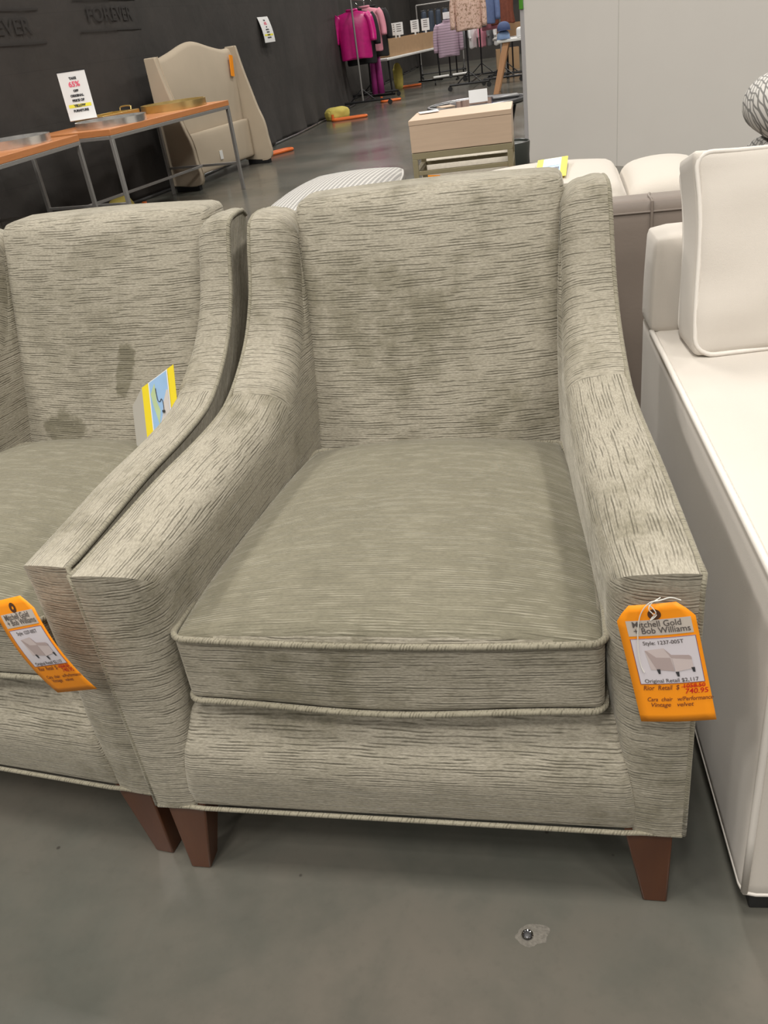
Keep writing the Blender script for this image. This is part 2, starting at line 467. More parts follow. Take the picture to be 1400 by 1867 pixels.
# faded print on the drape
for yc, zc, w, word in ((6.42, 1.60, .84, 'FOREVER'), (7.80, 1.635, .84, 'FOREVER')):
    bm = bmesh.new()
    def mp(u, v, yc=yc, zc=zc):
        y = yc + u; return (wall_x(y) + .04, y, zc + v - u * .02)
    add_text(bm, word, .17, mp, bold=.003, sx=1., maxw=w)
    for dz in (-.125, .125):
        for q in range(12):
            a0, a1 = (-1 + q / 6) * w * .57, (-1 + (q + 1) / 6) * w * .57
            bm.faces.new([bm.verts.new(mp(a, dz + b)) for a, b in ((a0, -.007), (a1, -.007), (a1, .007), (a0, .007))])
    finish(bm, 'lettering', 'curtain_print', wl, smooth=False)
# base rail of the drape
tag(tubeo('trim_1', [(wall_x(y) + .10, y, .016) for y in [k * .5 for k in range(8, 54)]], .014, 'pewter'), kind='structure')
bm = bmesh.new(); box(bm, -4.2, 7, 27, 27.1, 0, 3.2)
tag(finish(bm, 'wall_back', 'curtain', smooth=False), kind='structure')

# free-standing grey partition
PANG = math.radians(-42)
bm = bmesh.new(); box(bm, 0, 4.6, 0, .08, .0, 2.6)
pw = tag(finish(bm, 'wall_partition', 'partition', smooth=False, loc=(.004, 7.30, 0), rot=(0, 0, PANG)), kind='structure')
bm = bmesh.new(); box(bm, .960, .966, -.0015, 0, .0, 2.6); finish(bm, 'panel_joint', 'seam', pw, smooth=False)
bm = bmesh.new(); box(bm, -.052, -.001, .0, .09, .11, 2.6)
tr = tag(finish(bm, 'trim_2', 'alu', smooth=True, bevel=.006, loc=(.004, 7.30, 0), rot=(0, 0, PANG)), kind='structure')
bm = bmesh.new(); box(bm, -.042, -.008, .01, .08, 0, .11); finish(bm, 'foot', 'black', tr, smooth=False)
o = boxo('sign_tab', (-.045, -.005, -.012, -.001, 1.19, 1.27), 'green_sign', loc=(.004, 7.30, 0), rot=(0, 0, PANG))
tag(o, 'small green tab on the edge of the grey partition', 'sign')

# ================================================================== ARMCHAIR
def arm_profile():
    """side outline (y,z) from the bottom front, up, along the arm and up the wing"""
    front = [(0, .168), (0, .25), (0, .33), (0, .40), (0, .47), (0, .54), (0, .60), (-.002, .629)]
    top = spline([(0, .629), (.10, .632), (.25, .638), (.40, .637), (.50, .642), (.56, .657), (.625, .690), (.68, .730), (.725, .782), (.752, .830), (.772, .880), (.792, .918)], 4)
    top = [(p[0], p[1]) for p in [q.to_2d() if hasattr(q, 'to_2d') else q for q in top]]
    end = [(.802, .926), (.82, .932), (.85, .934), (.88, .932), (.895, .92)]
    return front, top[1:], end
def xo(y): return .412 - .085 * y
def arm_mesh(side):
    front, top, end = arm_profile()
    prof = front + top + end
    n = len(prof); nf = len(front)
    # inset directions
    ins = []
    for i, (y, z) in enumerate(prof):
        if i < nf - 1: ins.append(V((-1, max(0., (z - .44) / .189))))
        elif i == nf - 1: ins.append(V((-1, 1)))
        else:
            a = V(prof[i - 1]); b = V(prof[min(i + 1, n - 1)])
            d = (b - a).normalized(); ins.append(V((-d.y - max(0., 1 - y / .20), d.x)))
    arcs = [0.]
    for a, b in zip(prof, prof[1:]): arcs.append(arcs[-1] + (V(b) - V(a)).length)
    bm = bmesh.new(); uvl = bm.loops.layers.uv.verify()
    rows = []; seam = min(range(n), key=lambda i: abs(prof[i][0] - .565) if i > nf else 9)
    for i, (y, z) in enumerate(prof):
        u = i / (n - 1)
        w = interp([(.168, .070), (.28, .082), (.36, .094), (.45, .106), (.63, .108)], z) if i < nf else interp([(0, .108), (.6, .104), (.8, .086), (.9, .08)], y)
        r = min(.052, w * .55); m = ins[i]
        if i < nf: r = min(r, interp([(.168, .010), (.30, .016), (.40, .050), (.5, .06)], z))
        row = []; t = 0.
        dent = .0035 if i == seam else 0.
        flat = 5
        pts = []
        for k in range(flat + 1):
            f = k / flat; d = w - r
            pts.append((xo(y) - f * d, .004 * math.sin(PI * min(1, f * .9 + .1)) - dent, 0))
        for k in range(1, 8):
            a = PI / 2 * k / 7
            pts.append((xo(y) - (w - r) - r * math.sin(a), -(1 - math.cos(a)) * r - dent * math.cos(a), 0))
        prev = None
        for x, off, _ in pts:
            P_ = V((x, y + m.x * off, z + m.y * off))
            if prev is not None: t += (P_ - prev).length
            prev = P_; row.append((P_, t))
        base = row[-1][0]
        hy = lerp(.16, .66, min(1, u * 1.05)); hz = lerp(.168, .34, min(1, u * 5))
        for k in range(1, 8):
            f = k / 7; yy = lerp(base.y, hy, f); zz = lerp(base.z, hz, f)
            xi = lerp(base.x, xo(yy) - .106 + .003 * math.sin(PI * f), min(1, f * 2)) if i >= nf else lerp(base.x, xo(yy) - .100, f)
            P_ = V((xi, yy, zz)); t += (P_ - prev).length; prev = P_; row.append((P_, t))
        rows.append(row)
    vs = [[bm.verts.new((side * p.x, p.y, p.z)) for p, t in row] for row in rows]
    nc = len(vs[0])
    for i in range(n - 1):
        for k in range(nc - 1):
            f = bm.faces.new((vs[i][k], vs[i][k + 1], vs[i + 1][k + 1], vs[i + 1][k]))
            ids = ((i, k), (i, k + 1), (i + 1, k + 1), (i + 1, k))
            wing = i >= seam
            for lp, (a, b) in zip(f.loops, ids):
                p, t = rows[a][b]
                if i < nf - 1: uv = (-p.x + p.y, p.z)
                elif k > 11: uv = (p.y, p.z)
                elif wing: uv = (t, arcs[a])
                else: uv = (p.y if k > 4 else arcs[a], .75 - t)
                lp[uvl].uv = uv
    # outer side panel
    low = {i: bm.verts.new((side * xo(prof[i][0] * .94), prof[i][0] * .94, .168)) for i in range(nf, n)}
    fs = [bm.faces.new([vs[i][0] for i in range(nf)] + [vs[nf][0], low[nf]])]
    for i in range(nf, n - 1): fs.append(bm.faces.new((vs[i][0], vs[i + 1][0], low[i + 1], low[i])))
    for f in fs:
        for lp in f.loops: lp[uvl].uv = (lp.vert.co.y * .6 + lp.vert.co.z * .8, lp.vert.co.z * .6 - lp.vert.co.y * .8)
    edge = [V((side * (xo(y) + .001), y, z)) for y, z in prof]
    return bm, edge

def armchair():
    root = empty('armchair', (0, 0, 0))
    for s in (-1, 1):
        bm, edge = arm_mesh(s)
        a = finish(bm, 'arm', 'velvet', root, angle=50)
        pts = []
        for i, p in enumerate(edge):
            pts.append(p + V((0, .002 if i < 8 else 0, -.002 if i >= 8 else 0)))
        tubeo('piping', pts, .0046, 'velvet_pipe', a, uv=True, angle=180)
    # front apron and deck below the cushion
    bm = bmesh.new()
    def wr(p, c):
        x, y, z = p
        k = max(0, min(1, (z + .02) / .11))
        x *= lerp(1.0, .94, max(0, min(1, (z + .06) / .14))) * lerp(1, .86, max(0, y) / .7 if y > 0 else 0)
        return (x, y + .3475 + (.034 * k * k - .008 * math.sin(PI * (z + .093) / .186) if y < -.2 else 0), z + .262)
    soft_box(bm, .350, .345, .094, .010, 18, (0, 0, .004), wr)
    ap = finish(bm, 'seat_rail', 'velvet', root, angle=180)
    tubeo('piping', [(x, -.002 if abs(x) < .35 else 0, .1685) for x in [(-.411 + .822 * k / 30) for k in range(31)]], .0038, 'velvet_pipe', ap, uv=True, angle=180)
    # seat cushion
    bm = bmesh.new(); hx, hy, hz, r = .303, .325, .060, .012
    def wc(p, c):
        x, y, z = p
        t = (y + hy) / (2 * hy)
        x *= lerp(1.0, .83, t) + .045 * math.sin(PI * min(1, t * 1.05)) ** .7
        crown = .058 * max(0, 1 - abs(c[0]) ** 2.4) ** .7 * max(0, 1 - (abs(c[1] + .05) / 1.05) ** (6. if c[1] > -.05 else 2.3)) ** .8 if c[2] > 0 else 0
        crown = max(0, crown) * max(0, c[2])
        zz = z + .447 + crown - .030 * t
        front = .012 * (1 - c[0] ** 2) if c[1] < 0 else 0
        sagz = -.004 * math.cos(x * 14) if c[2] < 0 else 0
        return (x, y + hy + .019 - front * abs(c[1]), zz + sagz)
    soft_box(bm, hx, hy, hz, r, 22, (0, 0, 0), wc)
    cu = finish(bm, 'seat_cushion', ['velvet', 'velvet_seat_shade'], root, angle=180)
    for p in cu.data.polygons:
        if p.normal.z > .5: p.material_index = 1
    for zb in (-1, 1):
        pts = []
        for q in rrect(hx, hy, .02, 0, 5):
            c = (q.x / hx, q.y / hy, zb * .98)
            w = wc(V((q.x, q.y, zb * hz)), (max(-1, min(1, c[0])), max(-1, min(1, c[1])), 0.))
            t = (q.y + hy) / (2 * hy)
            fr = .012 * (1 - c[0] ** 2) if c[1] < 0 else 0
            pts.append(V((w[0] * 1.004, q.y + hy + .019 - fr * min(1, abs(c[1])) - (.002 if c[1] < -.9 else 0), w[2] + (-.004 * math.cos(w[0] * 14) if zb < 0 else 0))))
        tubeo('piping', pts, .0048, 'velvet_pipe', cu, closed=True, uv=True, angle=180)
    # inside back
    bm = bmesh.new()
    def wb(p, c):
        x, y, z = p
        t = (z + .285) / .57
        yy = lerp(.672, .853, t) + y + .05
        if c[1] < 0: yy -= .016 * (1 - c[0] ** 2) * (1 - c[2] ** 2) ** .5 + .010 * (1 - abs(c[0]) ** 4) * (1 - abs(c[2]) ** 4)
        return (x * lerp(.985, 1.0, t), yy, z + .285 + .375 + (.006 * (1 - c[0] ** 2) if c[2] > 0 else 0))
    soft_box(bm, .266, .058, .285, .024, 18, (0, 0, 0), wb)
    finish(bm, 'backrest', 'velvet', root, angle=180)
    # outside back
    bm = bmesh.new()
    def wo(p, c):
        t = (p.z + .375) / .75
        return (p.x * lerp(1, 1, t), p.y + lerp(.845, .885, t), p.z + .375 + .170)
    soft_box(bm, .336, .018, .375, .012, 8, (0, .006, 0), wo)
    finish(bm, 'back_panel', 'velvet', root, angle=180)
    # legs
    for s in (-1, 1):
        for fr in (True, False):
            bm = bmesh.new()
            if fr:
                top = [(s * .400, .006), (s * .330, .006), (s * .330, .074), (s * .400, .074)]
                bot = [(s * .398, .008), (s * .362, .008), (s * .362, .044), (s * .398, .044)]
            else:
                top = [(s * .335, .76), (s * .27, .76), (s * .27, .825), (s * .335, .825)]
                bot = [(s * .335, .835), (s * .30, .835), (s * .30, .87), (s * .335, .87)]
            a = [bm.verts.new((*p, .171)) for p in top]; b = [bm.verts.new((*p, 0)) for p in bot]
            bm.faces.new(a); bm.faces.new(b[::-1])
            for k in range(4): bm.faces.new((a[k], a[(k + 1) % 4], b[(k + 1) % 4], b[k]))
            finish(bm, 'leg', 'leg_wood', root, bevel=.003)
    return root
chair = armchair()
G = 'olive velvet armchairs'
tag(chair, 'olive grey ribbed velvet armchair in the middle, empty seat, next to the white chaise', 'armchair', G)
chair2 = copy_tree(chair)
chair2.location = (-.838, .072, 0); chair2.rotation_euler = (0, 0, math.radians(-7.0))
tag(chair2, 'olive grey ribbed velvet armchair with a folded yellow card tucked beside its seat', 'armchair', G)

M['velvet_rubbed'] = velvet('olive_velvet_rubbed', (.395, .362, .292), (.205, .187, .136), (.075, .067, .047), (.54, .50, .42), nap_amt=.5,
                            marks=((.055, .645, .026, .075, -.25, 1.), (-.135, .505, .062, .050, .3, 1.), (.0, .87, .10, .04, .2, .5)))
for ch in chair2.children:
    if ch.name.startswith('backrest'):
        ch.material_slots[0].link = 'OBJECT'; ch.material_slots[0].material = M['velvet_rubbed']

# ================================================================== ORANGE TAGS
def price_tag(name, TL, TR, BL, w, h, bend, string_pts, label, hue=None):
    TL, TR, BL = V(TL), V(TR), V(BL)
    ex = (TR - TL).normalized(); ez = (TL - BL); ez = (ez - ex * ez.dot(ex)).normalized(); ey = ez.cross(ex)   # ey points away from the viewer
    root = empty(name, TL, 0, label, 'price tag', 'orange hang tags on the chair arms')
    def mp(u, v, lift=0.):
        # u 0..1 across, v 0..1 down
        off = bend(u, v)
        return ex * (u * w) - ez * (v * h) - ey * (off + lift)
    def sheet(bm, outline_rows, lift, thick=0.):
        pass
    # card with chamfered top corners, gridded
    bm = bmesh.new(); nu, nv = 8, 16
    rows = []
    for j in range(nv + 1):
        v = j / nv; c = max(0, (.11 - v) / .11) * .20
        rows.append([bm.verts.new(mp(lerp(c, 1 - c, i / nu), v)) for i in range(nu + 1)])
    for j in range(nv):
        for i in range(nu): bm.faces.new((rows[j][i], rows[j][i + 1], rows[j + 1][i + 1], rows[j + 1][i]))
    card = finish(bm, 'card', 'tag_orange', root, angle=180)
    sm = card.modifiers.new('thick', 'SOLIDIFY'); sm.thickness = .0006; sm.offset = 0
    def patch(name, mat, u0, u1, v0, v1, lift, parent=root):
        bm = bmesh.new(); rr = []
        for j in range(9):
            rr.append([bm.verts.new(mp(lerp(u0, u1, i / 6), lerp(v0, v1, j / 8), lift)) for i in range(7)])
        for j in range(8):
            for i in range(6): bm.faces.new((rr[j][i], rr[j][i + 1], rr[j + 1][i + 1], rr[j + 1][i]))
        return finish(bm, name, mat, parent, angle=180)
    patch('maker_label', 'tape', .11, .94, .125, .255, .0007)
    pl = patch('picture_label', 'lilac_paper', .115, .955, .275, .665, .0010)
    bm = bmesh.new()
    for a, b, c, d in ((.115, .955, .275, .2785), (.115, .955, .6615, .665), (.115, .122, .275, .665), (.948, .955, .275, .665)):
        for k in range(8):
            if b - a > c - 0 and b - a > .1:
                q = [(lerp(a, b, k / 8), c), (lerp(a, b, (k + 1) / 8), c), (lerp(a, b, (k + 1) / 8), d), (lerp(a, b, k / 8), d)]
            else:
                q = [(a, lerp(c, d, k / 8)), (b, lerp(c, d, k / 8)), (b, lerp(c, d, (k + 1) / 8)), (a, lerp(c, d, (k + 1) / 8))]
            bm.faces.new([bm.verts.new(mp(u, v, .0013)) for u, v in q])
    finish(bm, 'border', 'ink_purple', pl, smooth=False)
    # chair picture
    bm = bmesh.new()
    def poly(pts, mi, lift): 
        f = bm.faces.new([bm.verts.new(mp(u, v, lift)) for u, v in pts]); f.material_index = mi
    poly([(.27, .375), (.52, .362), (.60, .43), (.60, .56), (.30, .54)], 0, .0014)
    poly([(.27, .375), (.30, .38), (.40, .437), (.58, .445), (.60, .56), (.38, .54)], 1, .0016)
    poly([(.52, .362), (.60, .42), (.82, .432), (.845, .445), (.845, .47), (.60, .447)], 1, .0018)
    poly([(.60, .44), (.845, .462), (.85, .545), (.61, .565)], 0, .0017)
    for u in (.385, .62, .83):
        dv = .03 if u == .62 else .0
        poly([(u - .012, .535 + dv), (u + .035, .535 + dv), (u + .03, .575 + dv), (u + .005, .575 + dv)], 2, .0019)
    finish(bm, 'chair_picture', ['pic_light', 'pic_mid', 'ink'], pl, smooth=False)
    def lines(name, mat, items, lift):
        bm = bmesh.new()
        for body, uc, vc, size, mw, shear, sl in items:
            def mt(x, y, uc=uc, vc=vc, sl=sl):
                return mp(uc + x / w, vc - y / h + sl * x / w, lift)
            add_text(bm, body, size, mt, shear=shear, bold=.00008, maxw=mw * w)
        return finish(bm, name, mat, root, smooth=False)
    lines('maker_lettering', 'ink_grey', [('Mitchell Gold', .50, .158, .0125, .62, 0, 0), ('+ Bob Williams', .55, .212, .0125, .72, 0, 0)], .0016)
    lines('style_lettering', 'ink_grey', [('Style: 1237-005T', .53, .315, .0078, .52, 0, 0)], .0016)
    lines('retail_lettering', 'ink_grey', [('Original Retail $2,117', .53, .638, .0080, .70, 0, 0)], .0016)
    lines('handwriting', 'ink_hand', [('Rior  Retail  $', .37, .700, .0100, .48, .3, 0), ('Cara  chair   w/Performance', .58, .800, .0088, .86, .35, 0),
                                     ('Vintage   velvet', .46, .848, .0090, .56, .35, 0)], .0011)
    lines('price_figures', 'ink_red', [('1058.50', .80, .692, .0088, .28, .2, 0), ('740.95', .82, .738, .0108, .30, .2, 0)], .0012)
    bm = bmesh.new()
    for dv in (0, .006):
        bm.faces.new([bm.verts.new(mp(u, v + dv, .0014)) for u, v in ((.64, .693), (.95, .690), (.95, .6925), (.64, .6955))])
    finish(bm, 'strike_line', 'ink_red', root, smooth=False)
    # eyelet
    bm = bmesh.new(); ring = []
    for rr in (.0078, .0028):
        ring.append([bm.verts.new(mp(.5 + rr * math.cos(a) / w, .082 + rr * math.sin(a) / h, .0009)) for a in [2 * PI * k / 20 for k in range(20)]])
    for k in range(20): bm.faces.new((ring[0][k], ring[0][(k + 1) % 20], ring[1][(k + 1) % 20], ring[1][k]))
    finish(bm, 'eyelet', 'eyelet', root, smooth=False)
    if string_pts:
        for sp in string_pts:
            pts = spline([mp(u, v, l) for u, v, l in sp], 6)
            tubeo('string', pts, .0007, 'string', root, seg=6)
    return root
price_tag('price_tag', (.3105, -.0075, .5861), (.3983, -.0197, .6054), (.348, -.0125, .4126), .0915, .178,
          lambda u, v: .004 * v + .006 * v * v + .002 * math.sin(PI * u),
          [[(.62, -.035, -.003), (.5, -.02, .004), (.46, .02, .006), (.5, .08, .0025), (.47, .1, .002), (.44, .12, .0025), (.5, .1, .002), (.53, .085, .001)],
           [(.86, -.0, -.002), (.75, -.045, .002), (.62, -.04, .004), (.48, -.03, .005), (.34, .06, .003), (.25, .2, .002), (.19, .38, .0026), (.18, .5, .0024), (.2, .56, .002)],
           [(.45, -.02, .004), (.5, .01, .004), (.53, .06, .003), (.5, .085, .001)]],
          'orange price tag on white string hanging from the right arm of the middle armchair')
price_tag('price_tag', (-.5495, -.002, .588), (-.4572, -.032, .626), (-.4895, -.0165, .438), .104, .168,
          lambda u, v: .010 * (1 - (2 * v - 1) ** 2) + .004,
          None, 'orange price tag lying against the arm front of the armchair with the folded yellow card')

# ================================================================== YELLOW CARDS
bk = empty('information_card', (-.50, .49, .55), 0, 'folded yellow edged card with map picture stuck between seat and arm of the armchair', 'card')
o0 = V((-.50, .49, .55))
def bquad(name, mat, c, lift=0., parent=bk, sub=((0, 0), (1, 0), (1, 1), (0, 1)), nrm=V((0, -1, .2))):
    """c: four corners TL TR BR BL of the sheet; sub: corners in unit coords (u right, v down)"""
    c = [V(p) - o0 for p in c]; n = nrm.normalized()
    bm = bmesh.new()
    def at(u, v): return c[0].lerp(c[1], u).lerp(c[3].lerp(c[2], u), v) + n * lift
    bm.faces.new([bm.verts.new(at(u, v)) for u, v in sub])
    ob = finish(bm, name, mat, parent, smooth=False)
    if lift == 0:
        s = ob.modifiers.new('t', 'SOLIDIFY'); s.thickness = .0008; s.offset = -1
    return ob
FR = [(-.5740, .615, .6600), (-.4930, .615, .7050), (-.5010, .580, .560), (-.5850, .580, .505)]
fp = bquad('front_leaf', 'tag_yellow', FR)
bquad('back_leaf', 'grey_paper', [(-.6270, .650, .6060), (-.5740, .6155, .6600), (-.5850, .583, .505), (-.6400, .625, .470)], nrm=V((-.7, -1, .2)))
bquad('white_rule', 'white_paper', FR, .0012, fp, ((.21, 0), (.81, 0), (.81, 1), (.21, 1)))
bquad('picture', 'sky_print', FR, .0016, fp, ((.24, .01), (.78, .01), (.78, 1), (.24, 1)))
bquad('picture_land', 'land_print', FR, .0020, fp, ((.42, 1), (.46, .62), (.56, .52), (.62, .36), (.74, .24), (.78, .26), (.78, 1)))
bquad('picture_field', 'green_print', FR, .0019, fp, ((.26, .16), (.40, .06), (.42, .3), (.50, .44), (.44, .62), (.30, .3)))
bm = bmesh.new()
def atf(u, v):
    c = [V(p) - o0 for p in FR]; return c[0].lerp(c[1], u).lerp(c[3].lerp(c[2], u), v) + V((0, -1, .2)).normalized() * .0024
tube(bm, spline([atf(*p) for p in ((.42, .13), (.43, .2), (.46, .3), (.52, .33), (.56, .31), (.60, .36), (.61, .44), (.60, .5))], 5), .0007, 6)
finish(bm, 'picture_line', 'ink', fp); bm = bmesh.new(); tube(bm, [atf(.60, .47), atf(.605, .50)], .0032, 8); finish(bm, 'picture_dot', 'ink', fp); bm = bmesh.new()
tube(bm, spline([atf(*p) for p in ((.42, .8), (.44, .72), (.5, .7), (.5, .76), (.46, .78), (.5, .82), (.57, .78), (.57, .7), (.62, .72), (.6, .8))], 5), .0012, 6)
finish(bm, 'picture_script', 'ink', fp)
for ob in (fp,): pass

yc = empty('information_card', (.238, 1.60, .838), 0, 'yellow edged card with blue picture lying flat on the cream cushion', 'card')
def flatq(name, mat, x0, x1, y0, y1, z, parent=yc, tilt=.0):
    bm = bmesh.new(); box(bm, x0, x1, y0, y1, z, z + .0008); return finish(bm, name, mat, parent, smooth=False)
yl = flatq('card_sheet', 'tag_yellow', -.041, .041, -.085, .09, 0)
flatq('picture', 'sky_print', -.024, .024, -.075, .085, .001, yl)
flatq('caption_bar', 'navy_print', -.020, .020, -.040, -.004, .0022, yl)
flatq('picture_land', 'white_paper', -.010, .02, .015, .05, .002, yl)
yc.rotation_euler = (math.radians(7), math.radians(-3), math.radians(-3))

# ================================================================== WHITE CHAISE (right)
TH = math.radians(3.6)
sf = empty('chaise_sofa', (.498, -.013, 0), TH, 'white upholstered chaise with white piping on the right, close to the olive armchair', 'sofa')
bm = bmesh.new()
def ws(p, c):
    z = p.z + .3275
    return (p.x + .55 - (.004 if False else 0), p.y + .53, z)
soft_box(bm, .55, .53, .2725, .012, 18, (0, 0, .012), ws)
body = finish(bm, 'seat_base', 'cream', sf, angle=180)
pp = [V((.004, y, .598)) for y in (.95, .8, .6, .4, .2, .05)] + [V((.006, .006, .597))] + [V((x, .004, .598)) for x in (.05, .3, .6, .9, 1.09)]
tubeo('top_piping', pp, .0058, 'cream_pipe', body, angle=180)
tubeo('corner_piping', [(.005, .005, .596), (.005, .005, .45), (.005, .005, .30), (.005, .005, .18), (.005, .005, .062)], .0052, 'cream_pipe', body, angle=180)
tubeo('bottom_piping', [(.004, 1.04, .060), (.004, .6, .060), (.004, .02, .060), (.006, .006, .060), (.02, .004, .060), (.5, .004, .060), (1.09, .004, .060)], .0052, 'cream_pipe', body, angle=180)
bm = bmesh.new()
def wbk(p, c):
    t = (p.z + .125) / .25
    return (p.x + .548 + lerp(0, .012, t) * (1 if p.x < 0 else -1), p.y + .995 + lerp(-.0, .02, t), p.z + .692)
soft_box(bm, .552, .062, .100, .018, 12, (.004, .010, .002), wbk)
finish(bm, 'backrest', 'cream', sf, angle=180)
for x in (.07, 1.03):
    for y in (.05, .98):
        boxo('foot', (x - .05, x + .05, y - .03, y + .05, 0, .056), 'black', sf)
# upright cushion standing on it
cu = empty('back_cushion', (.512, .748, .6035), 0, 'large white boxed cushion with piped edges standing on the white chaise', 'cushion')
cu.rotation_euler = (math.radians(-17), math.radians(-1.5), math.radians(6.5))
bm = bmesh.new(); CW, CH, CD = .29, .189, .062
def wp(p, c):
    x, y, z = p
    k = 1 - .05 * (1 - abs(c[2]) ** 2) if False else 1
    wr = .008 * mnoise.noise(V((p.x * 9, 3.1, p.z * 14))) if abs(c[1]) > .5 else 0
    x += .010 * math.sin(p.z * 12 + .5) * (1 if c[0] < 0 else -1) * abs(c[0])
    if z > 0: z -= .016 * (1 - math.exp(-(x + CW) / .07)) * z / CH
    return (x + CW, y + CD + wr, z + CH + max(0., y + CD) * .306 * max(0., 1 - (z + CH) / .12))
soft_box(bm, CW, CD, CH, .016, 20, (.004, .026, .004), wp)
bc = finish(bm, 'cushion_body', 'cream', cu, angle=180)
for yy in (0, 1):
    pts = []
    for q in rrect(CW - .004, CH - .004, .035, 0, 6):
        x, z = q.x, q.y
        x += .010 * math.sin(z * 12 + .5) * (1 if x < 0 else -1) * min(1, abs(x) / CW)
        if z > 0: z -= .016 * (1 - math.exp(-(x + CW) / .07)) * z / CH
        pts.append(V((x + CW, (.004 if yy == 0 else 2 * CD - .004), z + CH + (2 * CD * .306 * max(0., 1 - (z + CH) / .12) if yy else 0))))
    tubeo('piping', pts, .0046, 'cream_pipe', bc, closed=True, angle=180)

# ================================================================== TAUPE SOFA seen from behind, cream cushions
ts = empty('leather_sofa', (.88, 1.34, 0), 0, 'taupe leather sofa seen from behind, between the olive armchair and grey partition', 'sofa')
bm = bmesh.new()
soft_box(bm, .80, .045, .375, .020, 12, (0, .003, .002), lambda p, c: (p.x, p.y + .045, p.z + .41))
bp = finish(bm, 'backrest', 'taupe', ts, angle=180)
bm = bmesh.new()
tube(bm, [(x, -.001, .757) for x in (-.79, -.4, 0, .4, .79)], .0028, 8)
finish(bm, 'welt', 'taupe', bp)
bm = bmesh.new()
tube(bm, spline([(-.405, -.004, .06), (-.405, -.004, .40), (-.405, -.004, .74), (-.405, .006, .779), (-.41, .03, .787), (-.405, .07, .785)], 4), .0035, 8)
finish(bm, 'seam', 'taupe', bp)
bm = bmesh.new()
soft_box(bm, .80, .45, .20, .03, 8, (0, 0, .01), lambda p, c: (p.x, p.y + .56, p.z + .25))
finish(bm, 'seat', 'taupe', ts, angle=180)
for x in (-.72, .72):
    for y in (.08, .98): boxo('foot', (x - .03, x + .03, y - .03, y + .03, 0, .055), 'black', ts)
def puff_cushion(x0, x1, y0, y1, z0, z1, label, rr=.045, pz=.034, group='cream cushions on the taupe sofa'):
    bm = bmesh.new()
    hx, hy, hz = (x1 - x0) / 2, (y1 - y0) / 2, (z1 - z0) / 2
    def w(p, c):
        wr = .006 * mnoise.noise(V((p.x * 5 + x0, p.y * 6, p.z * 9)))
        return (p.x, max(p.y + wr, -hy), max(p.z, -hz) + hz)
    soft_box(bm, hx, hy, hz, rr, 18, (0, .006, pz), w, .6)
    o = finish(bm, 'puff_cushion', 'cream_puff', angle=180, loc=((x0 + x1) / 2, (y0 + y1) / 2, z0))
    uvtube = [V((hx * .0, 0, 0))]
    return tag(o, label, 'cushion', group)
puff_cushion(.02, .4300, 1.442, 1.89, .464, .800, 'plump cream cushion on the taupe sofa, with the yellow edged card lying on it')
puff_cushion(.416, .655, 1.442, 1.89, .464, .775, 'plump cream cushion on the taupe sofa, next to the upright white piped cushion', .050, .050)
for k, (z0, hz) in enumerate(((.464, .155), (.777, .088))):
    bm = bmesh.new()
    def w(p, c): return (p.x, p.y, max(p.z, -hz) + hz)
    soft_box(bm, .26, .15, hz, .085, 14, (.006, .01, .006), w)
    o = finish(bm, 'patterned_cushion', 'lined', angle=180, loc=(1.088, 2.14, z0))
    tag(o, ('white cushion with dark line pattern, underneath the other by the partition', 'white cushion with dark line pattern, on top of the other by the partition')[k], 'cushion', 'line patterned cushions by the partition')

# ================================================================== GINGHAM OTTOMAN, OAK SIDE TABLE, ROUND TABLE ...
ot = empty('ottoman', (-.98, 4.06, 0), 0, 'grey and white checked upholstered ottoman behind the olive armchairs', 'ottoman')
bm = bmesh.new()
soft_box(bm, .345, .75, .13, .035, 18, (0, 0, .05), lambda p, c: (p.x * math.sqrt(1 - .34 * c[1] ** 2), p.y * math.sqrt(1 - .26 * c[0] ** 2), p.z + .315))
cq = finish(bm, 'top', 'gingham', ot, angle=180)
bm = bmesh.new()
tube(bm, [(x * .345 * math.sqrt(1 - .34 * y * y), y * .75 * math.sqrt(1 - .26 * x * x), .432) for x, y in [(q.x, q.y) for q in rrect(.985, .985, .08, 0)]], .006, 8, True); finish(bm, 'piping', 'gingham', cq)
for x in (-.27, .27):
    for y in (-.65, .65): boxo('leg', (x - .022, x + .022, y - .022, y + .022, 0, .20), 'leg_wood', ot)

st = empty('side_table', (-.25, 4.0, 0), math.radians(1.3), 'pale oak box topped side table on a brass coloured metal frame', 'table')
W = .27
bm = bmesh.new(); box(bm, -W, W, 0, .40, .607, .742); finish(bm, 'drawer_box', 'oak', st, bevel=.002)
bm = bmesh.new(); box(bm, -W - .002, W + .002, -.002, .402, .743, .768); finish(bm, 'table_top', 'oak', st, bevel=.002)
bm = bmesh.new()
for x in (-W, W):
    xa, xb = (x, x + .028) if x < 0 else (x - .028, x)
    box(bm, xa, xb, 0, .028, 0, .572); box(bm, xa, xb, .37, .398, 0, .572)
    box(bm, xa, xb, .028, .37, .572, .604); box(bm, xa, xb, .028, .37, .488, .510)
box(bm, -W, W, 0, .028, .572, .604); box(bm, -W, W, .37, .398, .572, .604)
box(bm, -W + .028, W - .028, .002, .026, .490, .511); box(bm, -W + .028, W - .028, .372, .396, .488, .508)
finish(bm, 'metal_frame', 'brass_matt', st, bevel=.002)
o = empty('paper_slip', (-.47, 4.30, .7725), .25, 'small pale paper slip on the oak side table top', 'paper')
bm = bmesh.new(); box(bm, -.035, .075, -.04, .04, 0, .004); finish(bm, 'slip', 'white_paper', o, smooth=False)

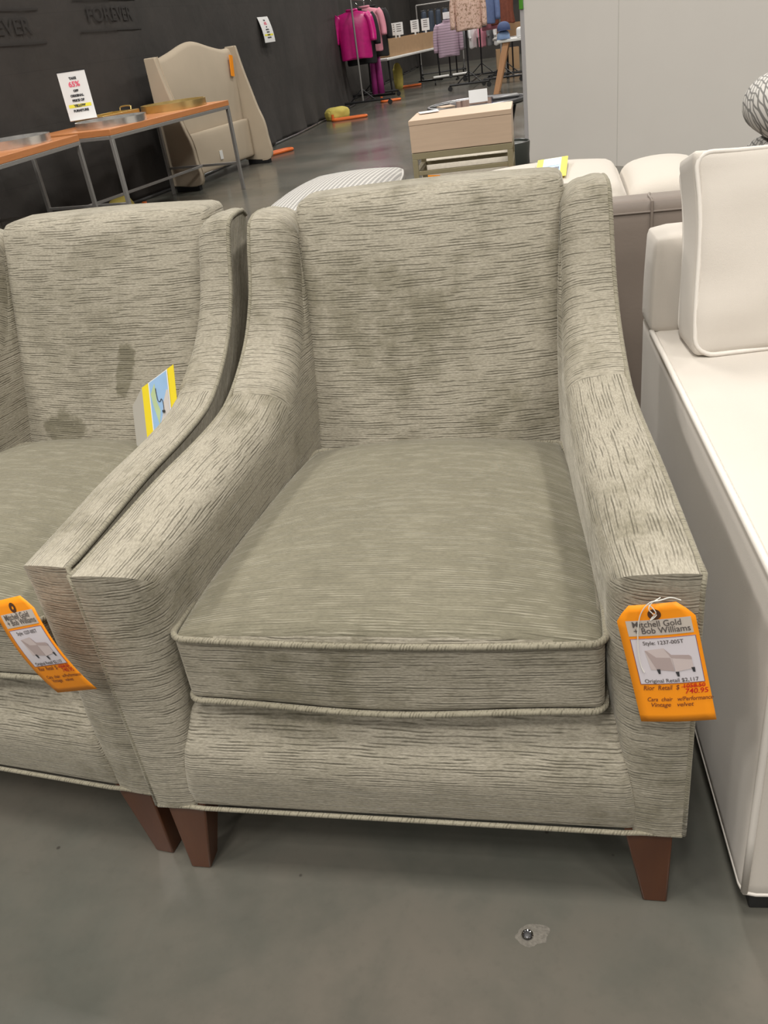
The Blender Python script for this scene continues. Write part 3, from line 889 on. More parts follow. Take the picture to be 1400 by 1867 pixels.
rt = empty('round_table', (-.53, 8.45, 0), 0, 'low round table with dark glass top and pewter rim behind the oak side table', 'table')
bm = bmesh.new(); lathe(bm, [(.455, .437), (.47, .437), (.47, .447), (.455, .447)], 48); finish(bm, 'glass_top', 'glass_dark', rt)
bm = bmesh.new(); tube(bm, [(.482 * math.cos(a), .482 * math.sin(a), .440) for a in [2 * PI * k / 64 for k in range(64)]], .016, 8, True)
finish(bm, 'rim', 'pewter', rt)
bm = bmesh.new(); tube(bm, [(.462 * math.cos(a), .462 * math.sin(a), .420) for a in [2 * PI * k / 64 for k in range(64)]], .014, 8, True)
finish(bm, 'under_frame', 'black_metal', rt)
for a in (.3, 2.4, 4.5):
    bm = bmesh.new(); tube(bm, [(.40 * math.cos(a), .40 * math.sin(a), .43), (.30 * math.cos(a), .30 * math.sin(a), 0)], .014, 8); finish(bm, 'leg', 'black_metal', rt)
o = empty('paper_sign', (-.50, 8.30, .458), .1, 'white folded paper sign standing on the low round table', 'sign')
bm = bmesh.new()
vs = [bm.verts.new(p) for p in ((-.09, -.04, 0), (.09, -.04, 0), (.09, .0, .11), (-.09, .0, .11), (-.09, .04, 0), (.09, .04, 0))]
bm.faces.new((vs[0], vs[1], vs[2], vs[3])); bm.faces.new((vs[3], vs[2], vs[5], vs[4]))
q = finish(bm, 'folded_sheet', 'white_paper', o, smooth=False); sm = q.modifiers.new('t', 'SOLIDIFY'); sm.thickness = .002
o = empty('paper_slip', (-.82, 8.28, .449), .4, 'pale paper slip lying on the low round table', 'paper')
bm = bmesh.new(); box(bm, -.07, .07, -.09, .09, 0, .008); finish(bm, 'slip', 'oak', o, smooth=False)
o = empty('grey_tray', (-.27, 8.52, .449), .15, 'flat grey tray lying on the low round table beside the paper sign', 'tray')
bm = bmesh.new(); box(bm, -.11, .15, -.10, .10, 0, .022); finish(bm, 'tray_body', 'pewter', o, bevel=.006)

dr = empty('drum_table', (-.125, 6.55, 0), 0, 'dark round drum stool between the oak side table and partition', 'stool')
bm = bmesh.new(); lathe(bm, [(.115, 0), (.13, .02), (.15, .15), (.160, .275), (.157, .283), (.148, .283), (.146, .27), (.02, .268)], 40); finish(bm, 'drum_body', 'drum', dr)
bm = bmesh.new(); tube(bm, [(.155 * math.cos(a), .155 * math.sin(a), .283) for a in [2 * PI * k / 40 for k in range(40)]], .004, 6, True); finish(bm, 'rim', 'pewter', dr)

co = empty('boucle_ottoman', (-.40, 5.70, 0), 0, 'cream textured low ottoman seen under the oak side table', 'ottoman')
M['boucle'] = plain('cream_boucle', (.56, .51, .43), .95, var=.15, scale=40, bmp=.8, bscale=90)
bm = bmesh.new(); soft_box(bm, .30, .30, .17, .09, 14, (.01, .01, .02), lambda p, c: (p.x, p.y, p.z + .215)); finish(bm, 'upholstery', 'boucle', co, angle=180)
for x in (-.2, .2):
    for y in (-.2, .2): boxo('foot', (x - .025, x + .025, y - .025, y + .025, 0, .06), 'leg_wood', co)
def swing_tag(loc, w, h, rz, label):
    o = boxo('swing_tag', (-w / 2, w / 2, -.002, .002, -h, 0), 'tag_orange', bevel=0, loc=loc, rot=(0, .12, rz))
    return tag(o, label, 'price tag')
swing_tag((-.60, 5.375, .275), .085, .12, .2, 'orange tag hanging low on the cream ottoman under the oak side table')
swing_tag((.005, 3.992, .475), .10, .06, .0, 'orange tag beside the leg of the oak side table, above the cream cushion')

# ================================================================== HEADBOARD
hd = empty('bed_headboard', (-3.65, 7.815, 0), math.atan2(.984, .18), 'beige winged headboard with arched top standing against the black drape', 'headboard')
# local x along the width, local y points to the wall, -y to the room
HWD = 1.64
bm = bmesh.new(); n = 40
def toph(t):
    return 1.225 + .105 * math.exp(-((t - .5) / .24) ** 2) - .012 * math.exp(-((t - .1) / .08) ** 2) - .012 * math.exp(-((t - .9) / .08) ** 2)
rows = []
for i in range(n + 1):
    t = i / n; x = .03 + (HWD - .06) * t; h = toph(t)
    ring = [(x, .0, .12), (x, -.07, .12), (x, -.075, .5), (x, -.085, .8), (x, -.075, h - .05), (x, -.055, h - .012), (x, -.03, h), (x, 0, h - .005)]
    rows.append([bm.verts.new(p) for p in ring])
for a, b in zip(rows, rows[1:]):
    for k in range(8): bm.faces.new((a[k], a[(k + 1) % 8], b[(k + 1) % 8], b[k]))
bm.faces.new(rows[0]); bm.faces.new(rows[-1][::-1])
finish(bm, 'headboard_panel', 'beige', hd, angle=60)
bm = bmesh.new(); soft_box(bm, HWD / 2 - .05, .03, .20, .015, 8, (0, .012, 0), lambda p, c: (p.x + HWD / 2, p.y - .11, p.z + .30)); finish(bm, 'footboard', 'beige', hd, angle=180)
for s in (0, 1):
    bm = bmesh.new()
    prof = spline([(0, .055), (-.33, .055), (-.335, .30), (-.32, .45), (-.27, .60), (-.22, .80), (-.17, 1.0), (-.125, 1.235)], 5) 
    prof = [(p[0], p[1]) for p in prof] + [(0, 1.235)]
    x0, x1 = (0, .06) if s == 0 else (HWD - .06, HWD)
    A = [bm.verts.new((x0, *p)) for p in prof]; B = [bm.verts.new((x1, *p)) for p in prof]
    bm.faces.new(A); bm.faces.new(B[::-1])
    for k in range(len(prof)): bm.faces.new((A[k], B[k], B[(k + 1) % len(prof)], A[(k + 1) % len(prof)]))
    wg = finish(bm, 'wing', 'beige', hd, bevel=.012, seg=3)
    bm = bmesh.new()
    xp = x1 - .004 if s == 0 else x0 + .004
    tube(bm, [(xp, p[0] - .001, p[1]) for p in prof[3:-1]], .006, 6); finish(bm, 'piping', 'beige', wg)
    boxo('foot', (x0 + .004, x1 - .004, -.31, -.03, 0, .056), 'black', hd)
o = boxo('outlet_cover', (.78, .84, -.157, -.151, .18, .27), 'white_plastic', hd, bevel=.001)
hp = V((-3.65, 7.815, 0))
def hloc(x, y, z):
    a = math.atan2(.984, .18); return V((hp.x + x * math.cos(a) - y * math.sin(a), hp.y + x * math.sin(a) + y * math.cos(a), z))
o = boxo('swing_tag', (-.035, .035, -.003, .003, -.21, 0), 'tag_orange', bevel=0, loc=hloc(HWD - .13, -.105, 1.15), rot=(0, .18, math.atan2(.984, .18)))
tag(o, 'orange tag hanging on the beige winged headboard', 'price tag')

# ================================================================== CONSOLE TABLES with trays
def console(loc, ang, Lg, Dp, label, group='wood topped metal tables along the drape'):
    """local x runs along the front edge (0 = far end, -Lg = near end), local y towards the drape"""
    t = empty('console_table', loc, ang, label, 'table', group)
    bm = bmesh.new(); box(bm, -Lg, 0, 0, Dp, .754, .800); finish(bm, 'table_top', 'orange_top', t, bevel=.003)
    fr = .03
    bm = bmesh.new()
    box(bm, -Lg, 0, 0, fr, .726, .753); box(bm, -Lg, 0, Dp - fr, Dp, .726, .753)
    box(bm, -Lg, -Lg + fr, fr, Dp - fr, .726, .753); box(bm, -fr, 0, fr, Dp - fr, .726, .753)
    finish(bm, 'top_rail', 'steel', t, bevel=.002)
    for x in (-Lg, -fr):
        for y in (0, Dp - fr): boxo('leg', (x, x + fr, y, y + fr, 0, .726), 'steel', t, bevel=.002)
    for x in (-Lg, -fr): boxo('side_stretcher', (x + .004, x + fr - .004, fr, Dp - fr, .235, .257), 'steel', t, bevel=.002)
    boxo('stretcher', (-Lg + fr, -fr, Dp / 2 - .012, Dp / 2 + .012, .235, .257), 'steel', t, bevel=.002)
    return t
A_ANG = math.radians(79.5)          # front edge direction, towards the far end
console((-2.79, 7.58, 0), A_ANG, 1.86, .85, 'metal framed table with orange brown top and gold trays, in front of the headboard')
console((-3.33, 5.62, 0), math.radians(90), 1.9, .92, 'metal framed table with orange brown top and silver trays, cut by the frame edge')
def along(loc, ang, x, y): return (loc[0] + x * math.cos(ang) - y * math.sin(ang), loc[1] + x * math.sin(ang) + y * math.cos(ang))
def round_tray(x, y, z, r, h, mat, label, group):
    t = empty('round_tray', (x, y, z), 0, label, 'tray', group)
    bm = bmesh.new(); lathe(bm, [(r - .012, 0), (r, 0), (r, h), (r - .012, h), (r - .012, .012), (.01, .012)], 48)
    finish(bm, 'tray_rim', mat, t, angle=30)
    bm = bmesh.new(); lathe(bm, [(.01, .0125), (r - .014, .0125), (r - .014, .016), (.01, .016)], 48)
    finish(bm, 'mirror_base', 'chrome', t)
    return t
Ac = (-2.79, 7.58)
p = along(Ac, A_ANG, -.38, .36); round_tray(p[0], p[1], .801, .30, .060, 'gold', 'round gold tray at the far end of the table near the headboard', 'trays on the tables')
p = along(Ac, A_ANG, -1.42, .30); round_tray(p[0], p[1], .801, .29, .050, 'silver', 'round silver tray on the gold tray table, next to the sale sign', 'trays on the tables')
p = along((-3.33, 5.62), PI / 2, -.36, .33); round_tray(p[0], p[1], .801, .27, .055, 'silver', 'round silver tray on the table cut by the frame edge', 'trays on the tables')
p = along((-3.33, 5.62), PI / 2, -.22, .76)
# rectangular silver tray frame
def frame_tray(x, y, z, rz, a, b, h, mat, label):
    t = empty('open_tray', (x, y, z), rz, label, 'tray', 'trays on the tables')
    bm = bmesh.new()
    box(bm, -a, a, -b, -b + .012, 0, h); box(bm, -a, a, b - .012, b, 0, h); box(bm, -a, -a + .012, -b, b, 0, h); box(bm, a - .012, a, -b, b, 0, h)
    finish(bm, 'tray_rim', mat, t, bevel=.002)
    bm = bmesh.new(); box(bm, -a + .012, a - .012, -b + .012, b - .012, 0, .008); finish(bm, 'mirror_base', 'chrome' if mat == 'silver' else 'gold', t)
    for s in (-1, 1):
        bm = bmesh.new(); tube(bm, spline([(s * a, -.06, h), (s * (a + .01), -.05, h + .03), (s * (a + .01), .05, h + .03), (s * a, .06, h)], 4), .006, 8); finish(bm, 'handle', mat, t)
    return t
frame_tray(p[0], p[1], .801, 1.5, .20, .13, .035, 'silver', 'silver tray with handles at the back of the table cut by the frame edge')
p = along(Ac, A_ANG, -.935, .69); frame_tray(p[0], p[1], .801, A_ANG, .27, .15, .055, 'gold', 'open gold tray with handles behind the silver tray and the sale sign')

# sale sign in acrylic stand
SIGN = (('TAKE', .86, .052, 'k'), ('65%', .735, .12, 'p'), ('OFF', .60, .050, 'k'), ('ORIGINAL', .50, .052, 'k'), ('PRICE OF', .40, .052, 'k'), ('YELLOW', .29, .052, 'k'), ('FURNITURE', .185, .052, 'k'))
def sale_sign(name, loc, rz, w, h, label, stand, bendf=None, rot=None):
    t = empty(name, loc, rz, label, 'sign', None, rot)
    bf = bendf or (lambda z: 0.)
    def mp(x, z, lift): return (x, -lift + bf(z / h), z)
    bm = bmesh.new(); nz = 8; rr = []
    for lift in (0.,):
        for j in range(nz + 1): rr.append([bm.verts.new(mp(x, h * j / nz, 0)) for x in (-w / 2, w / 2)])
    for a, b in zip(rr, rr[1:]): bm.faces.new((a[0], a[1], b[1], b[0]))
    q = finish(bm, 'sheet', 'white_paper', t, smooth=False); sm = q.modifiers.new('t', 'SOLIDIFY'); sm.thickness = .003; sm.offset = 0
    k = h / .30
    for body, v, size, c in SIGN:
        bm = bmesh.new()
        add_text(bm, body, size * h * 1.25, lambda x, y, v=v: mp(x, v * h + y, .0042), bold=.0016 * k, maxw=w * (.56 if c == 'k' else .52))
        finish(bm, 'percent_figure' if c == 'p' else 'lettering', 'ink_pink' if c == 'p' else 'ink', t, smooth=False)
    bm = bmesh.new(); z0, z1 = .255 * h, .325 * h
    bm.faces.new([bm.verts.new(mp(x, z, .003)) for x, z in ((-w * .40, z0), (w * .42, z0), (w * .42, z1), (-w * .40, z1))]); finish(bm, 'highlight_strip', 'hilite', t, smooth=False)
    if stand:
        boxo('stand_base', (-w / 2, w / 2, -.05, .05, -.006, -.001), 'white_plastic', t, bevel=.001)
        bm = bmesh.new(); box(bm, -w / 2 - .004, w / 2 + .004, -.004, .008, h, h + .008); finish(bm, 'top_clip', 'black_metal', t, smooth=False)
    return t
sale_sign('sale_sign', (-3.68, 6.42, .860), math.radians(30), .225, .36, 'white sale sign reading TAKE 65% OFF standing by the silver trays', True, rot=(math.radians(-4), 0, math.radians(30)))
sale_sign('sale_notice', (wall_x(11.55) + .075, 11.55, 1.215), math.radians(80), .30, .30, 'small white sale notice pinned high on the black drape', False, lambda t: .06 * t * t - .03)

# ================================================================== DRAPE FEET AND SANDBAGS
def base_loop(x, y, rz, label, l=.42, w=.13):
    o = empty('drape_base', (x, y, 0), rz, label, 'base', 'orange feet of the drape stands')
    bm = bmesh.new()
    pts = []
    for cx, a0 in ((l / 2 - w / 2, -90), (-(l / 2 - w / 2), 90)):
        for k in range(9):
            a = math.radians(a0 + 180 * k / 8); pts.append((cx + w / 2 * math.cos(a), w / 2 * math.sin(a), .02))
    tube(bm, pts, .019, 8, True); finish(bm, 'loop_tube', 'foot_orange', o)
    bm = bmesh.new(); tube(bm, [(-l / 2 + .01, 0, .0), (-l / 2 + .01, 0, .1)], .022, 10); finish(bm, 'socket', 'foot_orange', o)
    return o
def sandbag(x, y, z, rz, label, s=(.17, .11, .075), rot=None):
    bm = bmesh.new()
    def w(p, c):
        k = 1 - .35 * abs(c[0]) ** 2
        nz = .02 * mnoise.noise(V((p.x * 9 + x, p.y * 9, p.z * 9 + y)))
        return (p.x, p.y * k + nz, (p.z * (1 - .3 * abs(c[0]) ** 2) + s[2]) + nz * .6 if c[2] > -.9 else p.z + s[2])
    soft_box(bm, *s, min(s) * .7, 12, (0, 0, .02), w)
    o = finish(bm, 'sandbag', 'bag_yellow', angle=180, loc=(x, y, z), rot=rot or (0, 0, rz))
    return tag(o, label, 'sandbag', 'yellow sandbags weighting the drape')
base_loop(-3.18, 10.12, 1.0, 'orange loop foot on the floor right beside the headboard wing')
base_loop(-2.98, 13.5, .25, 'orange loop foot beside the yellow sandbag out on the open floor', .55, .16)
sandbag(-3.22, 13.72, 0, .7, 'yellow sandbag on the open floor at the foot of the drape', (.20, .15, .085))
base_loop(-3.31, 6.80, .2, 'orange loop foot showing between the legs of the wood topped tables', .40, .13)
sandbag(-3.66, 6.62, 0, .3, 'yellow green sandbag below the wood topped tables', (.12, .11, .088))
base_loop(-2.86, 19.2, .3, 'orange loop foot under the folding table with the cardboard box', .5, .14)
sandbag(-3.05, 19.0, 0, .3, 'upright yellow sandbag under the folding table with the cardboard box', (.10, .10, .24))
base_loop(-2.72, 15.95, .3, 'orange loop foot under the rack of magenta jackets', .35, .12)

# ================================================================== CLOTHES DEPARTMENT
def garment(name, loc, rz, w, h, d, mat, label, cat, group=None, sleeves=.62, hanger=True, ripple=5, sleeve_mat=None, taper=.92, collar=True):
    """origin at the neck; hangs down to -h, faces local -y"""
    o = empty(name, loc, rz, label, cat, group)
    bm = bmesh.new(); seg = 40
    prof = [(-h, taper), (-h + .02, taper + .015), (-h * .7, .93), (-h * .4, .95), (-h * .18, 1.0), (-h * .10, .98), (-h * .055, .80), (-h * .02, .42), (0, .30)]
    rings = []
    for z, k in prof:
        f = -z / h
        rings.append([bm.verts.new((w / 2 * k * math.cos(a), d / 2 * (.55 + .45 * min(1, f * 6)) * math.sin(a) * (1 + .18 * f * math.sin(ripple * a + 1)) , z + (.012 * math.sin(3 * a) if f > .95 else 0))) for a in [2 * PI * q / seg for q in range(seg)]])
    for A, B in zip(rings, rings[1:]):
        for q in range(seg): bm.faces.new((A[q], A[(q + 1) % seg], B[(q + 1) % seg], B[q]))
    bm.faces.new(rings[0][::-1]); bm.faces.new(rings[-1])
    finish(bm, 'garment_body', mat, o, angle=180)
    if sleeves:
        for s in (-1, 1):
            bm = bmesh.new()
            pts = spline([(s * w * .40, 0, -h * .10), (s * w * .49, -.01, -h * .2), (s * w * .55, -.02, -h * .45), (s * w * .56, -.04, -h * (.1 + sleeves * .9))], 5)
            nn = len(pts); tube(bm, pts, [lerp(.058, .045, i / (nn - 1)) * w / .5 for i in range(nn)], 12)
            finish(bm, 'sleeve', sleeve_mat or mat, o, angle=180)
    if collar:
        bm = bmesh.new(); tube(bm, [(w * .15 * math.cos(a), d * .3 * math.sin(a), .01) for a in [2 * PI * q / 16 for q in range(16)]], .018, 8, True); finish(bm, 'collar', mat, o)
    if hanger:
        bm = bmesh.new(); tube(bm, spline([(0, 0, 0), (0, 0, .06), (.02, 0, .085), (0, 0, .11), (-.02, 0, .09)], 4), .004, 6); finish(bm, 'hanger_hook', 'chrome', o)
        bm = bmesh.new(); tube(bm, [(-w * .42, 0, -h * .07), (0, 0, .0), (w * .42, 0, -h * .07)], .007, 6); finish(bm, 'hanger_bar', 'white_plastic', o)
    return o
def rack(loc, rz, length, width, height, label, mat='black_metal', pole='steel'):
    """bar along local x"""
    o = empty('clothes_rack', loc, rz, label, 'clothes rack', 'rolling clothes racks')
    hl = length / 2
    for s in (-1, 1):
        bm = bmesh.new(); tube(bm, [(s * hl, -width / 2, .10), (s * hl, width / 2, .10)], .02, 8); finish(bm, 'foot_bar', mat, o)
        bm = bmesh.new(); tube(bm, [(s * hl, 0, .10), (s * hl, 0, height)], .016, 10); finish(bm, 'upright', pole, o)
        for t in (-1, 1):
            bm = bmesh.new(); tube(bm, [(s * hl - .014, t * width / 2, .042), (s * hl + .014, t * width / 2, .042)], .042, 14)
            tube(bm, [(s * hl, t * width / 2, .05), (s * hl, t * width / 2, .1)], .012, 8); finish(bm, 'caster', 'black', o)
            bm = bmesh.new(); tube(bm, [(s * hl, t * .22, .11), (s * hl, 0, .30)], .010, 8); finish(bm, 'brace', mat, o)
    bm = bmesh.new(); tube(bm, [(-hl, 0, .10), (hl, 0, .10)], .016, 8); finish(bm, 'base_bar', mat, o)
    bm = bmesh.new(); tube(bm, [(-hl, 0, height), (hl, 0, height)], .014, 8); finish(bm, 'hanging_bar', pole, o)
    return o
# magenta jacket rack (bar runs away from us along y)
rack((-3.16, 16.15, 0), math.radians(94), 1.7, .95, 1.66, 'rolling rack holding magenta jackets against the black drape')
GJ = 'clothes on the magenta rack'
garment('jacket', (-3.20, 15.75, 1.50), .05, .60, .74, .16, 'pink_satin', 'shiny magenta satin jacket at the front of its rack', 'jacket', GJ)
garment('jacket', (-3.17, 16.0, 1.50), .05, .58, .84, .14, 'black_cloth', 'black jacket directly behind the shiny magenta jacket', 'jacket', GJ)
garment('jacket', (-3.08, 16.3, 1.53), .05, .56, .70, .13, 'pink_cloth', 'pink jacket third from the front of the magenta rack', 'jacket', GJ, sleeve_mat='pink_cloth')
garment('jacket', (-3.02, 16.6, 1.53), .05, .54, .80, .13, 'black_cloth', 'black jacket at the far end of the magenta rack', 'jacket', GJ)
# magenta trousers
tr_ = empty('trousers', (-3.08, 16.75, .72), .05, 'magenta trousers hanging low behind the magenta jackets', 'trousers', None)
for s in (-1, 1):
    bm = bmesh.new(); tube(bm, [(s * .05, 0, 0), (s * .055, 0, -.3), (s * .062, 0, -.62)], [.052, .056, .060], 12); finish(bm, 'trouser_leg', 'magenta_cloth', tr_, angle=180)
bm = bmesh.new(); soft_box(bm, .105, .05, .09, .03, 6, (0, 0, 0), lambda p, c: (p.x, p.y, p.z + .06)); finish(bm, 'waistband', 'magenta_cloth', tr_)
bm = bmesh.new(); tube(bm, [(0, 0, .14), (0, 0, .94)], .004, 6); finish(bm, 'hanger_hook', 'chrome', tr_)

# folding table + long carton + price card holders
def folding_table(loc, rz, l, d, h, label):
    o = empty('folding_table', loc, rz, label, 'table', 'folding tables with cartons')
    bm = bmesh.new(); box(bm, 0, l, 0, d, h - .045, h); finish(bm, 'table_top', 'white_plastic', o, bevel=.012)
    for x in (.25, l - .25):
        bm = bmesh.new(); tube(bm, [(x, .1, h - .045), (x, .08, .02)], .018, 8); finish(bm, 'leg', 'black_metal', o)
        bm = bmesh.new(); tube(bm, [(x, d - .1, h - .045), (x, d - .08, .02)], .018, 8); finish(bm, 'leg', 'black_metal', o)
        bm = bmesh.new(); tube(bm, [(x, .02, .018), (x, d - .02, .018)], .018, 8); finish(bm, 'foot_bar', 'black_metal', o)
    return o
FA = math.atan2(3.0, .75)
folding_table((-2.93, 17.25, 0), FA, 3.2, .62, .66, 'white folding table carrying a long carton beside the magenta rack')
def carton(loc, rz, l, d, h, label):
    o = empty('carton', loc, rz, label, 'box', 'open cardboard cartons on the tables')
    t = .008
    bm = bmesh.new()
    box(bm, 0, l, 0, t, 0, h); box(bm, 0, l, d - t, d, 0, h); box(bm, 0, t, t, d - t, 0, h); box(bm, l - t, l, t, d - t, 0, h); box(bm, t, l - t, t, d - t, 0, t)
    finish(bm, 'carton_walls', 'cardboard', o, smooth=False)
    return o
carton((-2.92, 17.55, .662), FA, 2.7, .46, .30, 'long open cardboard carton on the white folding table')
def card_holder(loc, rz, label):
    o = empty('price_card', loc, rz, label, 'sign', 'white price cards above the long carton')
    bm = bmesh.new(); box(bm, -.085, .085, -.004, .004, .12, .34); finish(bm, 'card', 'white_paper', o, bevel=.002)
    bm = bmesh.new(); box(bm, -.018, .018, -.006, .006, -.12, .12); finish(bm, 'stem', 'white_plastic', o)
    bm = bmesh.new()
    for k in range(4): box(bm, -.045, .045, -.0062, -.0045, .30 - k * .038, .312 - k * .038)
    finish(bm, 'printed_lines', 'ink_grey', o, smooth=False)
    return o
for k, (t, lab) in enumerate(((.70, 'white price card nearest to the magenta rack above the long carton'), (1.08, 'white price card second from the magenta rack above the long carton'), (1.55, 'white price card third from the magenta rack above the long carton'), (2.15, 'white price card farthest from the magenta rack above the long carton'))):
    p = along((-2.92, 17.55), FA, t, .06 if k != 1 else .3); card_holder((p[0], p[1], .885), .15, lab)

# jeans rack far behind
rack((-2.35, 21.3, 0), .2, 1.0, .5, 1.50, 'distant rolling rack holding dark jeans')
for k in range(4):
    o = empty('jeans', (-2.68 + .16 * k, 21.22 + .03 * k, 1.36), .9, ('dark denim jeans hanging first on the distant rack', 'dark denim jeans hanging second on the distant rack', 'dark denim jeans hanging third on the distant rack', 'dark denim jeans hanging last on the distant rack')[k], 'jeans', 'jeans on the distant rack')
    bm = bmesh.new(); soft_box(bm, .065, .04, .24, .03, 6, (0, .01, 0), lambda p, c: (p.x * (1 - .15 * c[2]), p.y, p.z - .24)); finish(bm, 'folded_legs', 'denim', o, angle=180)
    bm = bmesh.new(); tube(bm, [(-.09, 0, .02), (.09, 0, .02)], .012, 6); tube(bm, [(0, 0, .02), (0, 0, .13)], .005, 6); finish(bm, 'clip_hanger', 'chrome', o)

# lilac cardigan on a stand
ms = empty('display_stand', (-1.90, 18.75, 0), .1, 'black display stand with white glint strips on its foot, wearing the lilac cardigan', 'stand')
bm = bmesh.new(); tube(bm, [(0, 0, .12), (0, 0, 1.20)], .016, 8); finish(bm, 'pole', 'black_metal', ms)
bm = bmesh.new(); tube(bm, [(-.36, -.05, .12), (.36, .05, .12)], .018, 8); tube(bm, [(0, -.3, .12), (0, .3, .12)], .018, 8); finish(bm, 'cross_foot', 'black_metal', ms)
for s in (-1, 1):
    bm = bmesh.new(); tube(bm, [(s * .04, s * .005 - .02, .145), (s * .36, s * .05 - .02, .145)], .022, 8); finish(bm, 'foot_glint', 'white_plastic', ms)  # white strips stand in for the bright reflection on the foot
    bm = bmesh.new(); tube(bm, [(s * .33 - .012, s * .05, .045), (s * .33 + .012, s * .05, .045)], .045, 12); finish(bm, 'caster', 'black', ms)
bm = bmesh.new(); box(bm, -.07, .07, -.03, .01, 1.16, 1.28); finish(bm, 'name_card', 'white_paper', ms, bevel=.004)
garment('cardigan', (-1.885, 18.62, 1.12), .1, .47, .62, .16, 'lilac', 'lilac striped knit cardigan on the black display stand', 'cardigan', hanger=False, sleeves=.85)

# floral jacket rack
rack((-1.28, 17.55, 0), math.radians(88), 2.2, .72, 1.72, 'black rolling rack with the floral jacket, behind the low round table', pole='black_metal')
garment('jacket', (-1.25, 16.35, 1.56), .02, .50, .60, .17, 'floral', 'pink and brown floral jacket at the front of its rack', 'jacket', 'clothes on the floral rack', sleeves=.95)
garment('jacket', (-1.05, 16.8, 1.56), .02, .52, .56, .14, 'blue_cloth', 'blue denim jacket just behind the floral jacket', 'jacket', 'clothes on the floral rack', sleeves=.9)
garment('jacket', (-1.24, 17.3, 1.56), .02, .50, .60, .14, 'grey_cloth', 'grey jacket deeper on the floral rack', 'jacket', 'clothes on the floral rack', sleeves=.9)
# rust coat rack
rack((-.72, 17.35, 0), math.radians(88), .9, .7, 1.7, 'rolling rack with the rust coloured pleated dress by the partition')
garment('dress', (-.70, 17.35, 1.58), 0, .42, .62, .20, 'rust', 'rust brown pleated dress near the partition', 'dress', None, sleeves=0, ripple=11, taper=1.05)
garment('jacket', (-.94, 17.7, 1.55), .1, .40, .66, .14, 'pink_cloth', 'pale pink shirt left of the rust pleated dress', 'shirt', None, sleeves=.8)
# low rail of folded shirts
sh = empty('shirt_rail', (-1.25, 19.6, 0), .0, 'low black rail with small hanging shirts under the floral jacket', 'clothes rack', 'rolling clothes racks')
bm = bmesh.new(); tube(bm, [(-.62, 0, .98), (.62, 0, .98)], .016, 8); finish(bm, 'hanging_bar', 'black_metal', sh)
for x in (-.6, .6):
    bm = bmesh.new(); tube(bm, [(x, 0, .98), (x, 0, .02)], .016, 8); tube(bm, [(x, -.25, .02), (x, .25, .02)], .018, 8); finish(bm, 'upright', 'black_metal', sh)
for k, (x, c, nm) in enumerate(((-.42, 'grey_cloth', 'grey'), (-.22, 'white_cloth', 'white'), (-.02, 'pink_cloth', 'pink'), (.16, 'grey_cloth', 'dark grey'), (.30, 'white_cloth', 'off white'), (.48, 'mustard', 'mustard yellow'))):
    garment('shirt', (-1.25 + x, 19.60, .955), 1.15, .30, .40, .10, c, ('grey shirt at the end of the low rail', 'white shirt next to the pink one on the low rail', 'pink shirt on the low rail', 'grey shirt between the pink and the off white shirt', 'off white shirt beside the mustard shirt', 'mustard yellow shirt on the low rail')[k], 'shirt', 'shirts on the low rail', sleeves=.5, hanger=False)
o = carton((-1.05, 20.6, 0), .1, .5, .4, .42, 'square cardboard carton on the floor under the low shirt rail')
# right back: table with carton
folding_table((-.95, 17.9, 0), .0, 1.6, .6, .72, 'folding table behind the rust dress carrying a cardboard carton')
carton((-.86, 17.95, .722), .0, 1.3, .45, .22, 'cardboard carton on the folding table behind the caps')

# oak legged table with caps and grey cloth
wt = empty('wooden_table', (-.05, 14.9, 0), 0, 'oak legged table with caps on it at the partition edge', 'table')
bm = bmesh.new(); box(bm, -.62, .60, -.30, .35, .735, .775); finish(bm, 'table_top', 'white_plastic', wt, bevel=.006)
for s, y in ((-1, -.22), (1, -.22), (-1, .27), (1, .27)):
    bm = bmesh.new()
    a = [(s * .48 - .05, y - .03, .735), (s * .48 + .05, y - .03, .735), (s * .48 + .05, y + .03, .735), (s * .48 - .05, y + .03, .735)]
    b = [(s * .68 - .045, y - .03, 0), (s * .68 + .045, y - .03, 0), (s * .68 + .045, y + .03, 0), (s * .68 - .045, y + .03, 0)]
    a = [bm.verts.new(p) for p in a]; b = [bm.verts.new(p) for p in b]
    bm.faces.new(a); bm.faces.new(b[::-1])
    for k in range(4): bm.faces.new((a[k], a[(k + 1) % 4], b[(k + 1) % 4], b[k]))
    finish(bm, 'leg', 'leg_oak', wt, bevel=.005)
def cap(x, y, z, rz, mat, label):
    o = empty('cap', (x, y, z), rz, label, 'cap', 'caps on the oak legged table')
    bm = bmesh.new(); lathe(bm, [(.10, 0), (.105, .03), (.098, .07), (.075, .105), (.04, .122), (.006, .127)], 28); finish(bm, 'crown', mat, o)
    bm = bmesh.new(); n = 14; A = []; B = []
    for k in range(n + 1):
        a = math.radians(200 + 140 * k / n); A.append(bm.verts.new((.1 * math.cos(a), .1 * math.sin(a), .004)))
        B.append(bm.verts.new((.13 * math.cos(a), .1 * math.sin(a) - .085 * math.sin(PI * k / n), -.004 + .01 * math.sin(PI * k / n))))
    for k in range(n): bm.faces.new((A[k], A[k + 1], B[k + 1], B[k]))
    v = finish(bm, 'brim', mat, o); s_ = v.modifiers.new('t', 'SOLIDIFY'); s_.thickness = .004
    return o
cap(-.56, 14.78, .902, .2, 'navy_cap', 'navy blue cap on top of the light blue cap')
cap(-.57, 14.76, .782, .1, 'light_cap', 'light blue cap under the navy cap at the table corner')
bm = bmesh.new(); soft_box(bm, .16, .13, .07, .03, 8, (0, 0, .01), lambda p, c: (p.x, p.y, p.z + .07))
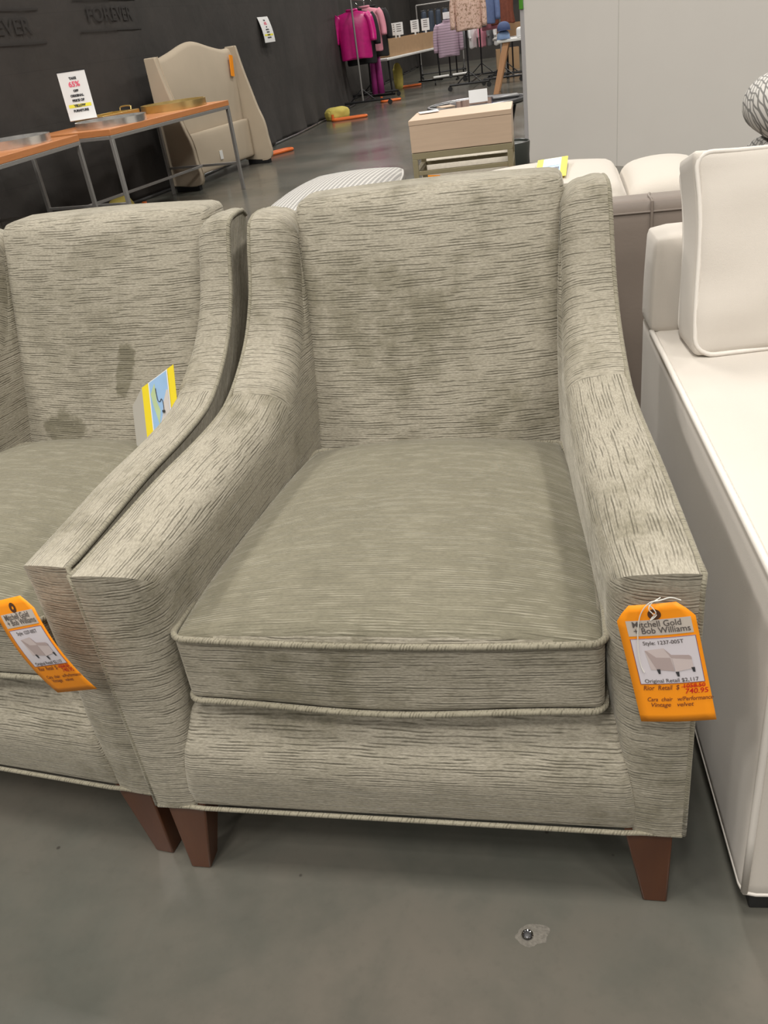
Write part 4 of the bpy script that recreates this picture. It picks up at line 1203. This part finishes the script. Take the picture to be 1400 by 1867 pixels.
tag(finish(bm, 'folded_cloth', 'white_cloth', angle=180, loc=(-.20, 14.78, .776)), 'folded white cloth on the oak legged table at the partition edge', 'cloth')

# ================================================================== FLOOR ANCHOR
fa = empty('floor_anchor', (.186, -.067, 0), .3, 'small metal anchor bolt in a scraped patch of the bare floor', 'bolt')
bm = bmesh.new(); n = 26; c0 = bm.verts.new((.008, 0, .0016)); ring = []
for k in range(n):
    a = 2 * PI * k / n; r = .024 * (1 + .22 * mnoise.noise(V((math.cos(a) * 2, math.sin(a) * 2, .3))))
    ring.append(bm.verts.new((.008 + r * 1.1 * math.cos(a), r * .75 * math.sin(a), .0004)))
for k in range(n): bm.faces.new((c0, ring[k], ring[(k + 1) % n]))
finish(bm, 'mortar_patch', 'patch', fa)
bm = bmesh.new(); tube(bm, [(.0075 * math.cos(a), .0075 * math.sin(a), .0025) for a in [2 * PI * k / 20 for k in range(20)]], .0017, 8, True); finish(bm, 'collar', 'chrome', fa)
bm = bmesh.new(); lathe(bm, [(.0058, 0), (.0058, .002), (.004, .0045), (.0005, .005)], 16); finish(bm, 'bolt_head', 'pewter', fa)

# ================================================================== LIGHT
def lamp(x, y, z, power, sx=.5, sy=1.2, col=(1, .955, .885)):
    l = bpy.data.lights.new('ceiling_and_fill_lamp', 'AREA'); l.shape = 'RECTANGLE'; l.size = sx; l.size_y = sy; l.energy = power; l.color = col
    o = bpy.data.objects.new('ceiling_and_fill_lamp', l); COL.objects.link(o); o.location = (x, y, z); return o
P0 = 134
for x in (-4.4, -.4, 3.8):
    for y in (-6.2, -3.2, -.7, 4.2, 9.2, 14.2, 19.2, 24.2):  # frontmost row is added, unseen, to brighten the upright front faces
        k = 1.
        lamp(x, y, 6.2, P0 * k)
w = bpy.data.worlds.new('world'); SC.world = w; w.use_nodes = True
w.node_tree.nodes['Background'].inputs[0].default_value = (1, .95, .88, 1)
w.node_tree.nodes['Background'].inputs[1].default_value = .035
vs = SC.view_settings; vs.view_transform = 'Standard'; vs.look = 'None'; vs.gamma = 1.; vs.use_curve_mapping = False; vs.exposure = 0.
